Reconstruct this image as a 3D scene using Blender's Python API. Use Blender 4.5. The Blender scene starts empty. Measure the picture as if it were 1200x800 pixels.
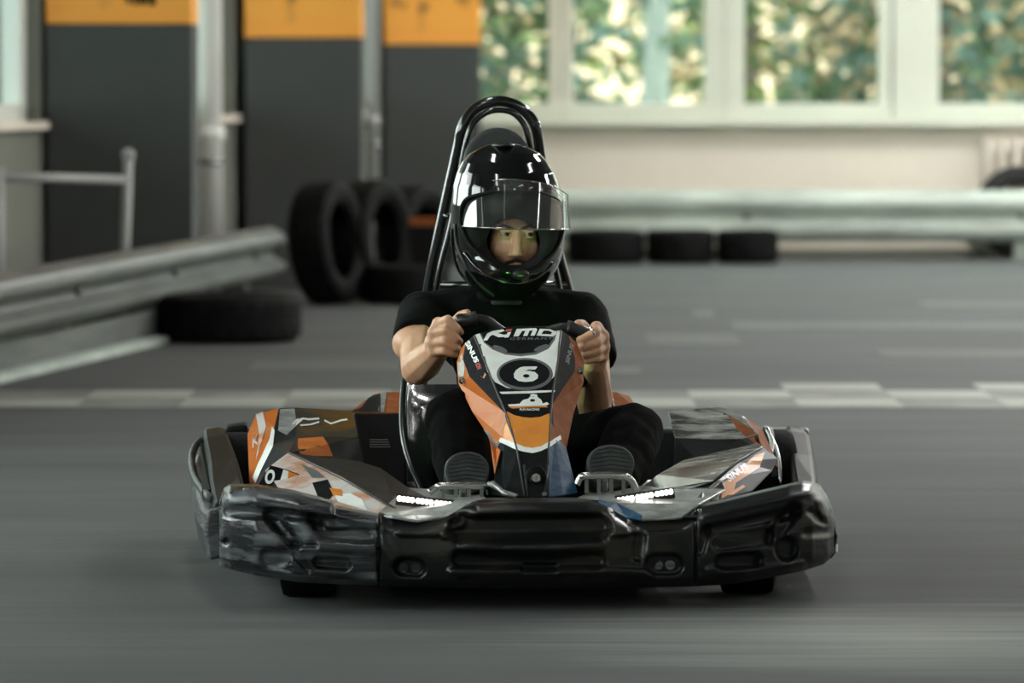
import bpy, bmesh, math, random
from mathutils import Vector, Matrix, Euler
from mathutils.bvhtree import BVHTree
random.seed(4)
PI = math.pi
SC = bpy.context.scene
COL = SC.collection

# ------------------------------------------------------------------ camera
FPX = 5500.0
CAMH = 1.14
HOR = 92.0
TILT = math.atan((400 - HOR) / FPX)
cam = bpy.data.cameras.new('camera'); camo = bpy.data.objects.new('camera', cam); COL.objects.link(camo)
cam.lens = FPX * 36 / 1200; cam.sensor_width = 36; cam.clip_end = 300
camo.location = (0, 0, CAMH); camo.rotation_euler = (PI / 2 - TILT, 0, 0)
cam.dof.use_dof = True; cam.dof.focus_distance = 10.65; cam.dof.aperture_fstop = 4.0
SC.camera = camo
SC.view_settings.view_transform = 'Standard'
SC.view_settings.look = 'None'
SC.view_settings.exposure = 0.0
SC.view_settings.gamma = 1.0

# ------------------------------------------------------------------ daylight
w = bpy.data.worlds.new('sky'); SC.world = w; w.use_nodes = True
nt = w.node_tree; bgn = nt.nodes['Background']
bgn.inputs['Color'].default_value = (0.80, 0.95, 0.90, 1); bgn.inputs['Strength'].default_value = 5.5
sun = bpy.data.lights.new('sun', 'SUN'); sun.energy = 5.0; sun.angle = 0.03; sun.color = (1.0, 0.93, 0.8)
suno = bpy.data.objects.new('sun', sun); COL.objects.link(suno); suno.rotation_euler = (math.radians(42), math.radians(12), math.radians(12))
LAMP_STRENGTH = 15.0
LAMP_FAR = 118.0
def window_light(x, y, z, sx, sy, rz, energy, col=(.93, 1.0, .97)):
    l = bpy.data.lights.new('window_daylight', 'AREA'); l.shape = 'RECTANGLE'; l.size = sx; l.size_y = sy; l.energy = energy; l.color = col
    o = bpy.data.objects.new('window_daylight', l); COL.objects.link(o); o.location = (x, y, z); o.rotation_euler = (PI / 2, 0, rz); return o
DAY_LEFT = 98.0
DAY_FRONT = 60.0

# ------------------------------------------------------------------ materials
def nodes(m):
    return m.node_tree.nodes, m.node_tree.links

def pm(name, col, rough=.5, metal=0.0, var=0.0, vscale=8.0, col2=None, bump=0.0, bscale=60.0, spec=.5, coat=0.0,
       stretch=None, lo=.4, hi=.65, rvar=0.0, emit=None, estr=0.0):
    m = bpy.data.materials.new(name); m.use_nodes = True
    N, K = nodes(m); b = N['Principled BSDF']
    b.inputs['Base Color'].default_value = (*col, 1); b.inputs['Roughness'].default_value = rough
    b.inputs['Metallic'].default_value = metal; b.inputs['Specular IOR Level'].default_value = spec
    b.inputs['Coat Weight'].default_value = coat; b.inputs['Coat Roughness'].default_value = .08
    if emit: b.inputs['Emission Color'].default_value = (*emit, 1); b.inputs['Emission Strength'].default_value = estr
    if var or bump or col2:
        tc = N.new('ShaderNodeTexCoord'); mp = N.new('ShaderNodeMapping'); K.new(tc.outputs['Object'], mp.inputs['Vector'])
        if stretch: mp.inputs['Scale'].default_value = stretch
    if var or col2:
        n = N.new('ShaderNodeTexNoise'); n.inputs['Scale'].default_value = vscale; n.inputs['Detail'].default_value = 8
        n.inputs['Roughness'].default_value = .62
        K.new(mp.outputs[0], n.inputs['Vector'])
        r = N.new('ShaderNodeValToRGB'); K.new(n.outputs[0], r.inputs[0])
        c2 = col2 or tuple(min(1, c * (1 + var)) for c in col)
        c1 = col if col2 else tuple(c * (1 - var) for c in col)
        r.color_ramp.elements[0].position = lo; r.color_ramp.elements[0].color = (*c1, 1)
        r.color_ramp.elements[1].position = hi; r.color_ramp.elements[1].color = (*c2, 1)
        K.new(r.outputs[0], b.inputs['Base Color'])
        if rvar:
            mr = N.new('ShaderNodeMapRange'); K.new(n.outputs[0], mr.inputs[0])
            mr.inputs[1].default_value = lo; mr.inputs[2].default_value = hi
            mr.inputs[3].default_value = rough; mr.inputs[4].default_value = rough + rvar
            K.new(mr.outputs[0], b.inputs['Roughness'])
    if bump:
        n2 = N.new('ShaderNodeTexNoise'); n2.inputs['Scale'].default_value = bscale; n2.inputs['Detail'].default_value = 5
        K.new(mp.outputs[0], n2.inputs['Vector'])
        bn = N.new('ShaderNodeBump'); bn.inputs['Strength'].default_value = bump; bn.inputs['Distance'].default_value = .01
        K.new(n2.outputs[0], bn.inputs['Height']); K.new(bn.outputs[0], b.inputs['Normal'])
    return m

def emit_mat(name, col, s):
    m = bpy.data.materials.new(name); m.use_nodes = True
    N, K = nodes(m); N.remove(N['Principled BSDF'])
    e = N.new('ShaderNodeEmission'); e.inputs[0].default_value = (*col, 1); e.inputs[1].default_value = s
    K.new(e.outputs[0], N['Material Output'].inputs[0]); return m

def clear_mat(name, tint=(1, 1, 1), rough=.02, mixf=.08, film=0.0, fk=1.0):
    m = bpy.data.materials.new(name); m.use_nodes = True
    N, K = nodes(m); N.remove(N['Principled BSDF'])
    t = N.new('ShaderNodeBsdfTransparent'); t.inputs[0].default_value = (*tint, 1)
    g = N.new('ShaderNodeBsdfGlossy'); g.inputs['Roughness'].default_value = rough
    fr = N.new('ShaderNodeFresnel'); fr.inputs[0].default_value = 1.5
    mx = N.new('ShaderNodeMath'); mx.operation = 'MULTIPLY_ADD'; K.new(fr.outputs[0], mx.inputs[0]); mx.inputs[1].default_value = fk; mx.inputs[2].default_value = mixf
    mx.use_clamp = True
    mi = N.new('ShaderNodeMixShader'); K.new(mx.outputs[0], mi.inputs[0]); K.new(t.outputs[0], mi.inputs[1]); K.new(g.outputs[0], mi.inputs[2])
    out = mi
    if film:
        d = N.new('ShaderNodeBsdfDiffuse'); d.inputs[0].default_value = (.5, .5, .5, 1)
        n = N.new('ShaderNodeTexNoise'); n.inputs['Scale'].default_value = 18; n.inputs['Detail'].default_value = 6
        tc = N.new('ShaderNodeTexCoord'); K.new(tc.outputs['Object'], n.inputs['Vector'])
        mr = N.new('ShaderNodeMapRange'); K.new(n.outputs[0], mr.inputs[0]); mr.inputs[1].default_value = .4; mr.inputs[2].default_value = .75
        mr.inputs[3].default_value = film * .5; mr.inputs[4].default_value = film * 1.8
        m2 = N.new('ShaderNodeMixShader'); K.new(mr.outputs[0], m2.inputs[0]); K.new(mi.outputs[0], m2.inputs[1]); K.new(d.outputs[0], m2.inputs[2])
        out = m2
    K.new(out.outputs[0], N['Material Output'].inputs[0]); return m

M = {}
M['black'] = pm('black plastic', (.010, .012, .012), .32, var=.5, vscale=9, bump=.12, bscale=40, rvar=.15)
M['black_matte'] = pm('matte black', (.003, .0035, .0035), .6, spec=.15)
M['bumper'] = pm('bumper plastic', (.006, .0075, .0075), .33, spec=.35, vscale=7, col2=(.030, .034, .034), bump=.25, bscale=22, stretch=(.5, 1, 2.4), lo=.5, hi=.8, rvar=.2)
M['bumper_scuffed'] = pm('scuffed bumper plastic', (.016, .018, .020), .26, vscale=8, col2=(.19, .21, .225), bump=.35, bscale=26, stretch=(.26, 1, 3.4), lo=.46, hi=.72, rvar=.2)
M['arm'] = pm('bumper arm plastic', (.006, .007, .007), .42, spec=.10, vscale=9, col2=(.04, .043, .043), lo=.5, hi=.85)
M['bumper_brown'] = pm('grimy bumper plastic', (.005, .0065, .0065), .28, spec=.35, vscale=3.2, col2=(.055, .045, .030), bump=.25, bscale=18, stretch=(.6, 1, 1.6), lo=.5, hi=.75, rvar=.2)
M['bumper_pale'] = pm('pale scraped plastic', (.014, .016, .017), .36, vscale=12, col2=(.11, .12, .125), bump=.5, bscale=50, stretch=(1, .5, 2), lo=.4, hi=.7)
M['rubber'] = pm('tyre rubber', (.0040, .0045, .0045), .75, spec=.15, var=.4, vscale=12, bump=.2, bscale=50)
M['rubber_dusty'] = pm('dusty tyre rubber', (.008, .009, .009), .6, spec=.2, vscale=4, col2=(.04, .042, .042), lo=.4, hi=.7, bump=.2, bscale=30)
M['orange'] = pm('orange bodywork', (.50, .14, .025), .36, vscale=14, col2=(.54, .24, .10), lo=.5, hi=.8, spec=.12)
M['orange_flat'] = pm('orange print', (.72, .27, .035), .35, vscale=9, col2=(.55, .17, .03), lo=.4, hi=.75, spec=.2)
M['orange_brown'] = pm('scratched orange bodywork', (.26, .075, .02), .6, vscale=22, col2=(.30, .12, .06), lo=.45, hi=.7, spec=.05)
M['white'] = pm('white print', (.80, .84, .80), .38, spec=.3, var=.06, vscale=20)
M['grey_print'] = pm('grey print', (.13, .135, .135), .4, spec=.2)
M['black_print'] = pm('black print', (.008, .0095, .0105), .6, spec=.06, var=.3, vscale=30)
M['red_print'] = pm('red print', (.50, .05, .03), .4)
M['blue'] = pm('blue print', (.008, .045, .10), .5, spec=.1, vscale=16, col2=(.06, .14, .22), lo=.45, hi=.7)
M['dark_body'] = pm('dark grey bodywork', (.018, .021, .021), .3, vscale=9, col2=(.05, .054, .054), lo=.45, hi=.8, spec=.07, rvar=.15)
M['gloss_body'] = pm('glossy bodywork with painted highlights', (.09, .098, .095), .16, vscale=7, col2=(.80, .82, .79), lo=.44, hi=.60, coat=.8, stretch=(.5, 1.4, 1))  # pale streaks paint the silver window highlights into the base colour
M['brown_body'] = pm('smoked brown bodywork', (.13, .07, .02), .4, vscale=7, col2=(.045, .045, .038), lo=.4, hi=.6, spec=.01)
M['pale_graphic'] = pm('pale worn graphic', (.56, .53, .50), .35, vscale=11, col2=(.48, .24, .14), lo=.46, hi=.62, spec=.10)
M['deck'] = pm('worn silver deck', (.20, .21, .20), .3, vscale=20, col2=(.42, .44, .42), lo=.4, hi=.65, stretch=(1, 1, 3), bump=.2, coat=.3)
M['chrome'] = pm('bright metal', (.55, .56, .54), .25, 1.0)
M['steel'] = pm('dull steel', (.28, .29, .28), .4, 1.0)
M['tube_black'] = pm('black painted tube', (.010, .012, .012), .16, coat=.8)
M['seat'] = pm('seat shell', (.022, .025, .028), .22, coat=.4)
M['pad'] = pm('headrest foam', (.030, .036, .036), .75, bump=.1)
M['led'] = emit_mat('led light', (1.0, .93, .84), 5)
M['skin'] = pm('skin', (.62, .36, .22), .48, vscale=16, col2=(.52, .27, .155), lo=.4, hi=.7, bump=.06, bscale=220)
M['hair'] = pm('dark hair', (.012, .009, .007), .7, bump=.5, bscale=300)
M['eye_white'] = pm('eye white', (.34, .32, .26), .2)
M['iris'] = pm('iris', (.012, .008, .005), .1)
M['lip'] = pm('lips', (.25, .09, .07), .45)
M['shirt'] = pm('black cotton', (.0022, .0028, .0028), .9, spec=.12, var=.3, vscale=14, bump=.5, bscale=10)
M['trousers'] = pm('black trousers', (.0022, .0023, .0024), .95, spec=.05, var=.3, vscale=12, bump=.5, bscale=9)
M['shoe'] = pm('dark shoe canvas', (.014, .018, .017), .8, bump=.3, bscale=120)
M['sole'] = pm('shoe sole', (.035, .042, .04), .55, var=.4, vscale=20, bump=.3, bscale=60)
M['helmet'] = pm('glossy black helmet', (.006, .006, .007), .09, coat=1.0)
M['lining'] = pm('helmet lining', (.006, .007, .007), .9)
M['visor'] = clear_mat('clear visor', (.80, .83, .82), .05, .0, .07, .20)
M['glass'] = clear_mat('window glass', (.95, .98, .97), .01, .01, fk=.15)
M['silver_ring'] = pm('silver ring', (.8, .8, .78), .18, 1.0)
M['galv'] = pm('galvanised steel', (.46, .53, .47), .5, .1, var=.2, vscale=3, stretch=(.6, 1, 2))
M['galv_dark'] = pm('weathered galvanised steel', (.155, .165, .155), .5, .3, vscale=4, col2=(.075, .08, .078), lo=.45, hi=.75, stretch=(1, .4, 3))
M['white_rail'] = pm('white painted tube', (.36, .37, .36), .35)
M['cream'] = pm('cream wall paint', (.84, .78, .67), .8, var=.04, vscale=1)
M['greygreen'] = pm('grey green wall paint', (.20, .21, .18), .8, var=.05, vscale=1)
M['frame'] = pm('window frame paint', (.70, .74, .63), .5, var=.03, vscale=2)
M['frame_left'] = pm('pale window frame paint', (.78, .80, .74), .5)
M['frame_seal'] = pm('window seal', (.16, .18, .14), .6)
M['darkpaint'] = pm('dark grey wall paint', (.058, .063, .060), .7, var=.12, vscale=1.2)
M['ceil'] = pm('ceiling paint', (.05, .055, .052), .9)
M['pipe'] = pm('silver pipe', (.85, .86, .82), .4)
M['led_green'] = emit_mat('green display', (.30, 1.0, .22), 60)

# pillar orange band with black and yellow print
m = pm('orange pillar print', (.80, .36, .055), .6); N, K = nodes(m); b = N['Principled BSDF']
tc = N.new('ShaderNodeTexCoord'); n = N.new('ShaderNodeTexNoise'); n.inputs['Scale'].default_value = 5; n.inputs['Detail'].default_value = 3
K.new(tc.outputs['Object'], n.inputs['Vector'])
r = N.new('ShaderNodeValToRGB'); K.new(n.outputs[0], r.inputs[0])
r.color_ramp.elements[0].position = .34; r.color_ramp.elements[0].color = (.10, .05, .015, 1)
r.color_ramp.elements[1].position = .46; r.color_ramp.elements[1].color = (.98, .41, .06, 1)
e = r.color_ramp.elements.new(.66); e.color = (.98, .43, .06, 1); e = r.color_ramp.elements.new(.72); e.color = (.85, .55, .02, 1)
sx = N.new('ShaderNodeSeparateXYZ'); K.new(tc.outputs['Object'], sx.inputs[0])
mr = N.new('ShaderNodeMapRange'); K.new(sx.outputs['Z'], mr.inputs[0]); mr.inputs[1].default_value = .06; mr.inputs[2].default_value = .14
mx = N.new('ShaderNodeMix'); mx.data_type = 'RGBA'; K.new(mr.outputs[0], mx.inputs[0]); mx.inputs[6].default_value = (.98, .40, .06, 1); K.new(r.outputs[0], mx.inputs[7])
K.new(mx.outputs[2], b.inputs['Base Color']); M['pillar_orange'] = m

# floor: worn dark coating with long sweeping tyre marks and a painted-in glossy reflection
m = pm('floor coating', (.075, .078, .078), .5, spec=.15); N, K = nodes(m); b = N['Principled BSDF']
tc = N.new('ShaderNodeTexCoord')
def nz(scale, st, det=6, loc=(0, 0, 0)):
    mp = N.new('ShaderNodeMapping'); mp.inputs['Scale'].default_value = st; mp.inputs['Location'].default_value = loc
    K.new(tc.outputs['Object'], mp.inputs['Vector'])
    n = N.new('ShaderNodeTexNoise'); n.inputs['Scale'].default_value = scale; n.inputs['Detail'].default_value = det
    K.new(mp.outputs[0], n.inputs['Vector']); return n
n1 = nz(1.0, (.55, 2.2, 1)); n2 = nz(3.0, (.35, 6, 1), 8); n3 = nz(60, (1, 1, 1), 3)
r1 = N.new('ShaderNodeValToRGB'); K.new(n1.outputs[0], r1.inputs[0])
r1.color_ramp.elements[0].position = .3; r1.color_ramp.elements[0].color = (.080, .084, .083, 1)
r1.color_ramp.elements[1].position = .72; r1.color_ramp.elements[1].color = (.108, .113, .111, 1)
mix = N.new('ShaderNodeMix'); mix.data_type = 'RGBA'; mix.blend_type = 'MULTIPLY'; mix.inputs[0].default_value = 1
r2 = N.new('ShaderNodeValToRGB'); K.new(n2.outputs[0], r2.inputs[0])
r2.color_ramp.elements[0].position = .3; r2.color_ramp.elements[0].color = (.84, .84, .84, 1)
r2.color_ramp.elements[1].position = .7; r2.color_ramp.elements[1].color = (1.12, 1.12, 1.12, 1)
K.new(r1.outputs[0], mix.inputs[6]); K.new(r2.outputs[0], mix.inputs[7])
# glossy reflection at the near right, painted into the floor colour as a lighter patch
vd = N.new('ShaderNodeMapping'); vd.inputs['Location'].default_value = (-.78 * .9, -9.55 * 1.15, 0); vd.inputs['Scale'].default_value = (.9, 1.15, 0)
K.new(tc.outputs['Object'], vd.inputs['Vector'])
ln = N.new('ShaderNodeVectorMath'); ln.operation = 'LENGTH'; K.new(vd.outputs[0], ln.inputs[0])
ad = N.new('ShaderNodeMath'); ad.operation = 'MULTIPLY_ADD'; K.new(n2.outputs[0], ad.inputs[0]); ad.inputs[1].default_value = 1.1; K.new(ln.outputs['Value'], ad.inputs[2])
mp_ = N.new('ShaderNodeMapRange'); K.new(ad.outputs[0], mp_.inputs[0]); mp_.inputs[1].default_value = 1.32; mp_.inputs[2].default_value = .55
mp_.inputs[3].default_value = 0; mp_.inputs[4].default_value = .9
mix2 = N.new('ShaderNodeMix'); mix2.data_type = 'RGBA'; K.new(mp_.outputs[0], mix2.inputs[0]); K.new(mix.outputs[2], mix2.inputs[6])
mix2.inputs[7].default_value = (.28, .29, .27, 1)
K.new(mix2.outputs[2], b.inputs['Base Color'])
mrr = N.new('ShaderNodeMapRange'); K.new(n2.outputs[0], mrr.inputs[0]); mrr.inputs[3].default_value = .66; mrr.inputs[4].default_value = .9
K.new(mrr.outputs[0], b.inputs['Roughness'])
bn = N.new('ShaderNodeBump'); bn.inputs['Strength'].default_value = .25; bn.inputs['Distance'].default_value = .004
K.new(n3.outputs[0], bn.inputs['Height']); K.new(bn.outputs[0], b.inputs['Normal'])
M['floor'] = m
M['paint_white'] = pm('worn white floor paint', (.36, .37, .33), .7, spec=.2, vscale=5, col2=(.23, .235, .215), lo=.4, hi=.65, stretch=(.3, 3, 1))
M['paint_faint'] = pm('faded floor paint', (.135, .14, .13), .7, spec=.15, vscale=5, col2=(.105, .11, .105), lo=.4, hi=.65, stretch=(.3, 3, 1))

# ------------------------------------------------------------------ mapping helpers
ct, st_ = math.cos(TILT), math.sin(TILT)
def ray(px, py):
    a = (px - 600) / FPX; c = -(py - 400) / FPX
    return Vector((a, ct + c * st_, -st_ + c * ct))      # camera pitched down by TILT
def W(px, py, Y):
    d = ray(px, py); return Vector((0, 0, CAMH)) + d * (Y / d.y)
def floor_pt(px, py):
    d = ray(px, py); return Vector((0, 0, CAMH)) + d * (CAMH / -d.z)
YAW = math.radians(4.5)
KLOC = Vector((.050, 10.0, 0))
KM = Matrix.Translation(KLOC) @ Matrix.Rotation(YAW, 4, 'Z')
KI = KM.inverted()
CL = KI @ Vector((0, 0, CAMH))
KR = KI.to_3x3()
def L(px, py, yl):
    d = KR @ ray(px, py); return CL + d * ((yl - CL.y) / d.y)

# ------------------------------------------------------------------ object helpers
OFF = {}
def thing(name, label, cat, loc=(0, 0, 0), rz=0.0, group=None):
    o = bpy.data.objects.new(name, None); COL.objects.link(o); o.empty_display_size = .1
    o.location = loc; o.rotation_euler = (0, 0, rz); tag(o, label, cat, group); return o
def tag(o, label=None, cat=None, group=None, kind=None):
    if label: o['label'] = label
    if cat: o['category'] = cat
    if group: o['group'] = group
    if kind: o['kind'] = kind
    return o
def link(name, me, parent=None, mats=(), smooth=False):
    o = bpy.data.objects.new(name, me); COL.objects.link(o)
    if parent is not None:
        o.parent = parent
        off = OFF.get(parent.name)
        if off is not None: me.transform(Matrix.Translation(-off)); OFF[o.name] = Vector((0, 0, 0)) + off
    for mm in mats: me.materials.append(mm)
    if smooth: me.shade_smooth()
    return o
def subpart(name, me, parent, mats=(), smooth=False):
    return link(name, me, parent, mats, smooth)
def mesh(name, V, F, mats, parent=None, mi=None, smooth=False, solid=0.0, bevel=0.0, soff=-1):
    me = bpy.data.meshes.new(name); me.from_pydata([tuple(v) for v in V], [], F)
    me.update()
    o = link(name, me, parent, mats, smooth)
    if mi:
        for p, i in zip(me.polygons, mi): p.material_index = i
    if solid:
        s = o.modifiers.new('solid', 'SOLIDIFY'); s.thickness = solid; s.offset = soff
    if bevel:
        s = o.modifiers.new('bevel', 'BEVEL'); s.width = bevel; s.segments = 2; s.limit_method = 'ANGLE'
    return o
def bmo(name, bm, mats, parent=None, smooth=False, bevel=0.0):
    me = bpy.data.meshes.new(name); bm.to_mesh(me); bm.free()
    o = link(name, me, parent, mats, smooth)
    if bevel:
        s = o.modifiers.new('bevel', 'BEVEL'); s.width = bevel; s.segments = 2; s.limit_method = 'ANGLE'
    return o
def add_box(bm, c, s, rot=None):
    mtx = Matrix.Translation(Vector(c)) @ (rot.to_4x4() if rot else Matrix.Identity(4)) @ Matrix.Diagonal((*s, 1))
    bmesh.ops.create_cube(bm, size=1, matrix=mtx)
def box(name, c, s, mat, parent=None, rz=0.0, bevel=0.0):
    bm = bmesh.new(); add_box(bm, c, s, Matrix.Rotation(rz, 3, 'Z') if rz else None)
    return bmo(name, bm, [mat], parent, bevel=bevel)
def catmull(P, n):
    P = [Vector(p) for p in P]; out = []
    for i in range(len(P) - 1):
        a = P[max(i - 1, 0)]; b_ = P[i]; c = P[i + 1]; d = P[min(i + 2, len(P) - 1)]
        for k in range(n):
            t = k / n
            out.append(.5 * ((2 * b_) + (c - a) * t + (2 * a - 5 * b_ + 4 * c - d) * t * t + (3 * b_ - a - 3 * c + d) * t ** 3))
    out.append(P[-1]); return out
def add_tube(bm, P, r, seg=10, smooth_n=0, closed=False, r2=None):
    if smooth_n:
        if closed: P = [P[-1]] + list(P) + [P[0], P[1]]; Q = catmull(P, smooth_n)[smooth_n:-smooth_n - 1]
        else: Q = catmull(P, smooth_n)
        P = Q
    P = [Vector(p) for p in P]; rings = []; n = len(P)
    up = Vector((0, 0, 1)); prev = None
    for i, p in enumerate(P):
        if closed: t = P[(i + 1) % n] - P[i - 1]
        else: t = P[min(i + 1, n - 1)] - P[max(i - 1, 0)]
        t.normalize()
        if prev is None:
            a = up.cross(t)
            if a.length < .05: a = Vector((1, 0, 0)).cross(t)
        else: a = prev - t * prev.dot(t)
        a.normalize(); prev = a; b_ = t.cross(a)
        rr = r if r2 is None else r + (r2 - r) * i / (n - 1)
        rings.append([bm.verts.new(p + (a * math.cos(2 * PI * k / seg) + b_ * math.sin(2 * PI * k / seg)) * rr) for k in range(seg)])
    m_ = n if closed else n - 1
    for i in range(m_):
        A, B = rings[i], rings[(i + 1) % n]
        for k in range(seg): bm.faces.new((A[k], A[(k + 1) % seg], B[(k + 1) % seg], B[k]))
    if not closed:
        bm.faces.new(rings[0][::-1]); bm.faces.new(rings[-1])
def tube(name, P, r, mat, parent=None, seg=12, n=0, closed=False, r2=None):
    bm = bmesh.new(); add_tube(bm, P, r, seg, n, closed, r2); return bmo(name, bm, [mat], parent, smooth=True)
def lathe_bm(prof, seg=48, axis='Z', closed_prof=True, fn=None):
    bm = bmesh.new(); rings = []
    for k in range(seg):
        a = 2 * PI * k / seg; ring = []
        for i, (r_, z) in enumerate(prof):
            rr = r_ + (fn(k, i) if fn else 0)
            v = (rr * math.cos(a), rr * math.sin(a), z)
            if axis == 'X': v = (z, rr * math.cos(a), rr * math.sin(a))
            if axis == 'Y': v = (rr * math.cos(a), z, rr * math.sin(a))
            ring.append(bm.verts.new(v))
        rings.append(ring)
    n = len(prof)
    for k in range(seg):
        A, B = rings[k], rings[(k + 1) % seg]
        for i in range(n if closed_prof else n - 1): bm.faces.new((A[i], B[i], B[(i + 1) % n], A[(i + 1) % n]))
    bmesh.ops.recalc_face_normals(bm, faces=bm.faces); return bm
def loft(name, rings, mats, parent=None, smooth=False, cap=True, bevel=0.0, closed=True):
    V = []; F = []; n = len(rings[0])
    for r_ in rings: V += list(r_)
    for i in range(len(rings) - 1):
        for k in range(n if closed else n - 1):
            F.append((i * n + k, i * n + (k + 1) % n, (i + 1) * n + (k + 1) % n, (i + 1) * n + k))
    if cap and closed: F.append(tuple(range(n))[::-1]); F.append(tuple(range((len(rings) - 1) * n, len(rings) * n)))
    o = mesh(name, V, F, mats, parent, smooth=smooth, bevel=bevel)
    bm = bmesh.new(); bm.from_mesh(o.data); bmesh.ops.recalc_face_normals(bm, faces=bm.faces); bm.to_mesh(o.data); bm.free()
    if smooth: o.data.shade_smooth()
    return o

# ================================================================== SETTING
def struct(o, kind='structure'): o['kind'] = kind; return o
WS = .175                                     # slant of the left wall
def wallx(Y): return -2.16 + WS * (Y - 21.6)
BY = 29.9                                     # back wall inner face
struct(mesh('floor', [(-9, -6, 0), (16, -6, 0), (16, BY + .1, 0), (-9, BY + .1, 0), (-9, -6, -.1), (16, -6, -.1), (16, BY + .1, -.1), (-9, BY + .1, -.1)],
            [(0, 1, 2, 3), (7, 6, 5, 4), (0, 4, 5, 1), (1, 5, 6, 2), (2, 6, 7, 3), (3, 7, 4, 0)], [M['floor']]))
CH = 4.4
struct(box('ceiling', (3.5, 12, CH + .1), (25, 37, .2), M['ceil']))
def wall_boxes(name, segs, mat):
    bm = bmesh.new()
    for c, s, rz in segs: add_box(bm, c, s, Matrix.Rotation(rz, 3, 'Z'))
    return struct(bmo(name, bm, [mat]))
# back wall: parapet, lintel, left pier behind the third pillar, right pier
SILL = .865
wall_boxes('wall_back', [((6.9, BY + .15, SILL / 2), (14.6, .3, SILL), 0), ((6.9, BY + .15, (3.3 + CH) / 2), (14.6, .3, CH - 3.3), 0), ((13.6, BY + .15, 2.1), (1.2, .3, 2.5), 0)], M['cream'])
struct(box('wall_right', (14.15, 12, CH / 2), (.3, 36.2, CH), M['cream']))
struct(box('wall_front', (3, -5.9, CH / 2), (22, .3, CH), M['cream']))
# left wall, slanting along the pillar row; parapet and lintel, openings between piers
lw_dir = Vector((WS, 1, 0)).normalized(); lrz = math.atan2(-WS, 1)
def lwp(Y, off=0): return Vector((wallx(Y) - off, Y, 0))
segs = []
y0, y1 = -6.5, BY + .1
mid = lwp((y0 + y1) / 2, .16); ln_ = (y1 - y0) / math.cos(lrz)
segs.append(((mid.x, mid.y, .455), (.25, ln_, .91), lrz)); segs.append(((mid.x, mid.y, (3.3 + CH) / 2), (.25, ln_, CH - 3.3), lrz))
wall_boxes('wall_left', segs, M['greygreen'])
segs = []
piers = [22.1, 25.9, 29.5, 18.3, 14.5, 10.7, 6.9, 3.1, -.7, -4.5]
for i, py_ in enumerate(piers):
    p = lwp(py_, .16); segs.append(((p.x, p.y, 2.1), (.25, .8, 2.42), lrz))
wall_boxes('wall_left', segs, M['greygreen'])
# windows of the left wall
ws = sorted(piers)
for i in range(len(ws) - 1):
    yc_ = (ws[i] + ws[i + 1]) / 2
    if yc_ < 13.5: window_light(wallx(yc_) + .06, yc_, 2.1, 2.9, 2.2, lrz - PI / 2 + PI + PI if False else lrz - PI / 2, DAY_LEFT)
    a, b_ = ws[i] + .4, ws[i + 1] - .4; c = lwp((a + b_) / 2, .14); ll = (b_ - a) / math.cos(lrz)
    bm = bmesh.new(); R = Matrix.Rotation(lrz, 3, 'Z')
    def at(u, z): v = R @ Vector((0, u, 0)); return (c.x + v.x, c.y + v.y, z)
    for u in (-ll / 2 + .05, -ll / 6, ll / 6, ll / 2 - .05): add_box(bm, at(u, 2.1), (.09, .10, 2.36), R)
    add_box(bm, at(0, .97), (.09, ll, .10), R); add_box(bm, at(0, 3.24), (.09, ll, .10), R)
    o = struct(bmo('window_%d' % (i + 1), bm, [M['frame_left']]))
    bm = bmesh.new(); add_box(bm, at(0, 2.1), (.012, ll - .1, 2.2), R); bmo('pane', bm, [M['glass']], o)
    bm = bmesh.new(); v = R @ Vector((.13, 0, 0)); q = at(0, .925); add_box(bm, (q[0] + v.x * .55, q[1] + v.y * .55, q[2]), (.16, ll, .035), R); bmo('window_sill', bm, [M['cream']], o)
# back windows: panes given by their pixel edges
def bx(px): return (px - 600) * BY / FPX
def bz(py): return W(600, py, BY).z
xs = [(548, 643), (672, 826), (872, 1030), (1100, 1256), (1302, 1460), (1530, 1690), (1736, 1900), (1970, 2130), (2176, 2340), (2400, 2560), (2606, 2770)]
zb = bz(125)
for i, (a, b_) in enumerate(xs):
    ga = a - xs[i - 1][1] if i else 34; gb = xs[i + 1][0] - b_ if i + 1 < len(xs) else 34
    A = bx(a) - (ga / 2 if ga < 60 else 15) * BY / FPX + .002; B = bx(b_) + (gb / 2 if gb < 60 else 15) * BY / FPX - .002
    bm = bmesh.new(); yy = BY + .07; fw = .08 + .045
    add_box(bm, ((A + B) / 2, yy, (SILL + zb) / 2 + .01), (B - A, .12, zb - SILL + .02)); add_box(bm, ((A + B) / 2, yy, 3.22), (B - A, .12, .14))
    for l_, r_ in ((A, bx(a)), (bx(b_), B)): add_box(bm, ((l_ + r_) / 2, yy - .001, 2.11), (r_ - l_, .108, 2.30))
    o = struct(bmo('window_%d' % (20 + i), bm, [M['frame']], bevel=.008))
    box('pane', ((A + B) / 2, yy, (zb + 3.15) / 2), (B - A - .1, .012, 3.15 - zb), M['glass'], o)
bm = bmesh.new()
for a, b_ in ((1046, 1086), (1474, 1516), (1916, 1956), (2352, 2390)): add_box(bm, ((bx(a) + bx(b_)) / 2, BY + .07, 2.08), (bx(b_) - bx(a), .16, 2.44))
struct(bmo('trim_1', bm, [M['frame']]))
struct(box('trim_2', (6.9, BY - .03, SILL - .012), (14.4, .16, .03), M['frame'], bevel=.005))
struct(box('baseboard_back', (6.9, BY - .008, .03), (14.3, .012, .06), M['greygreen']))

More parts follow.
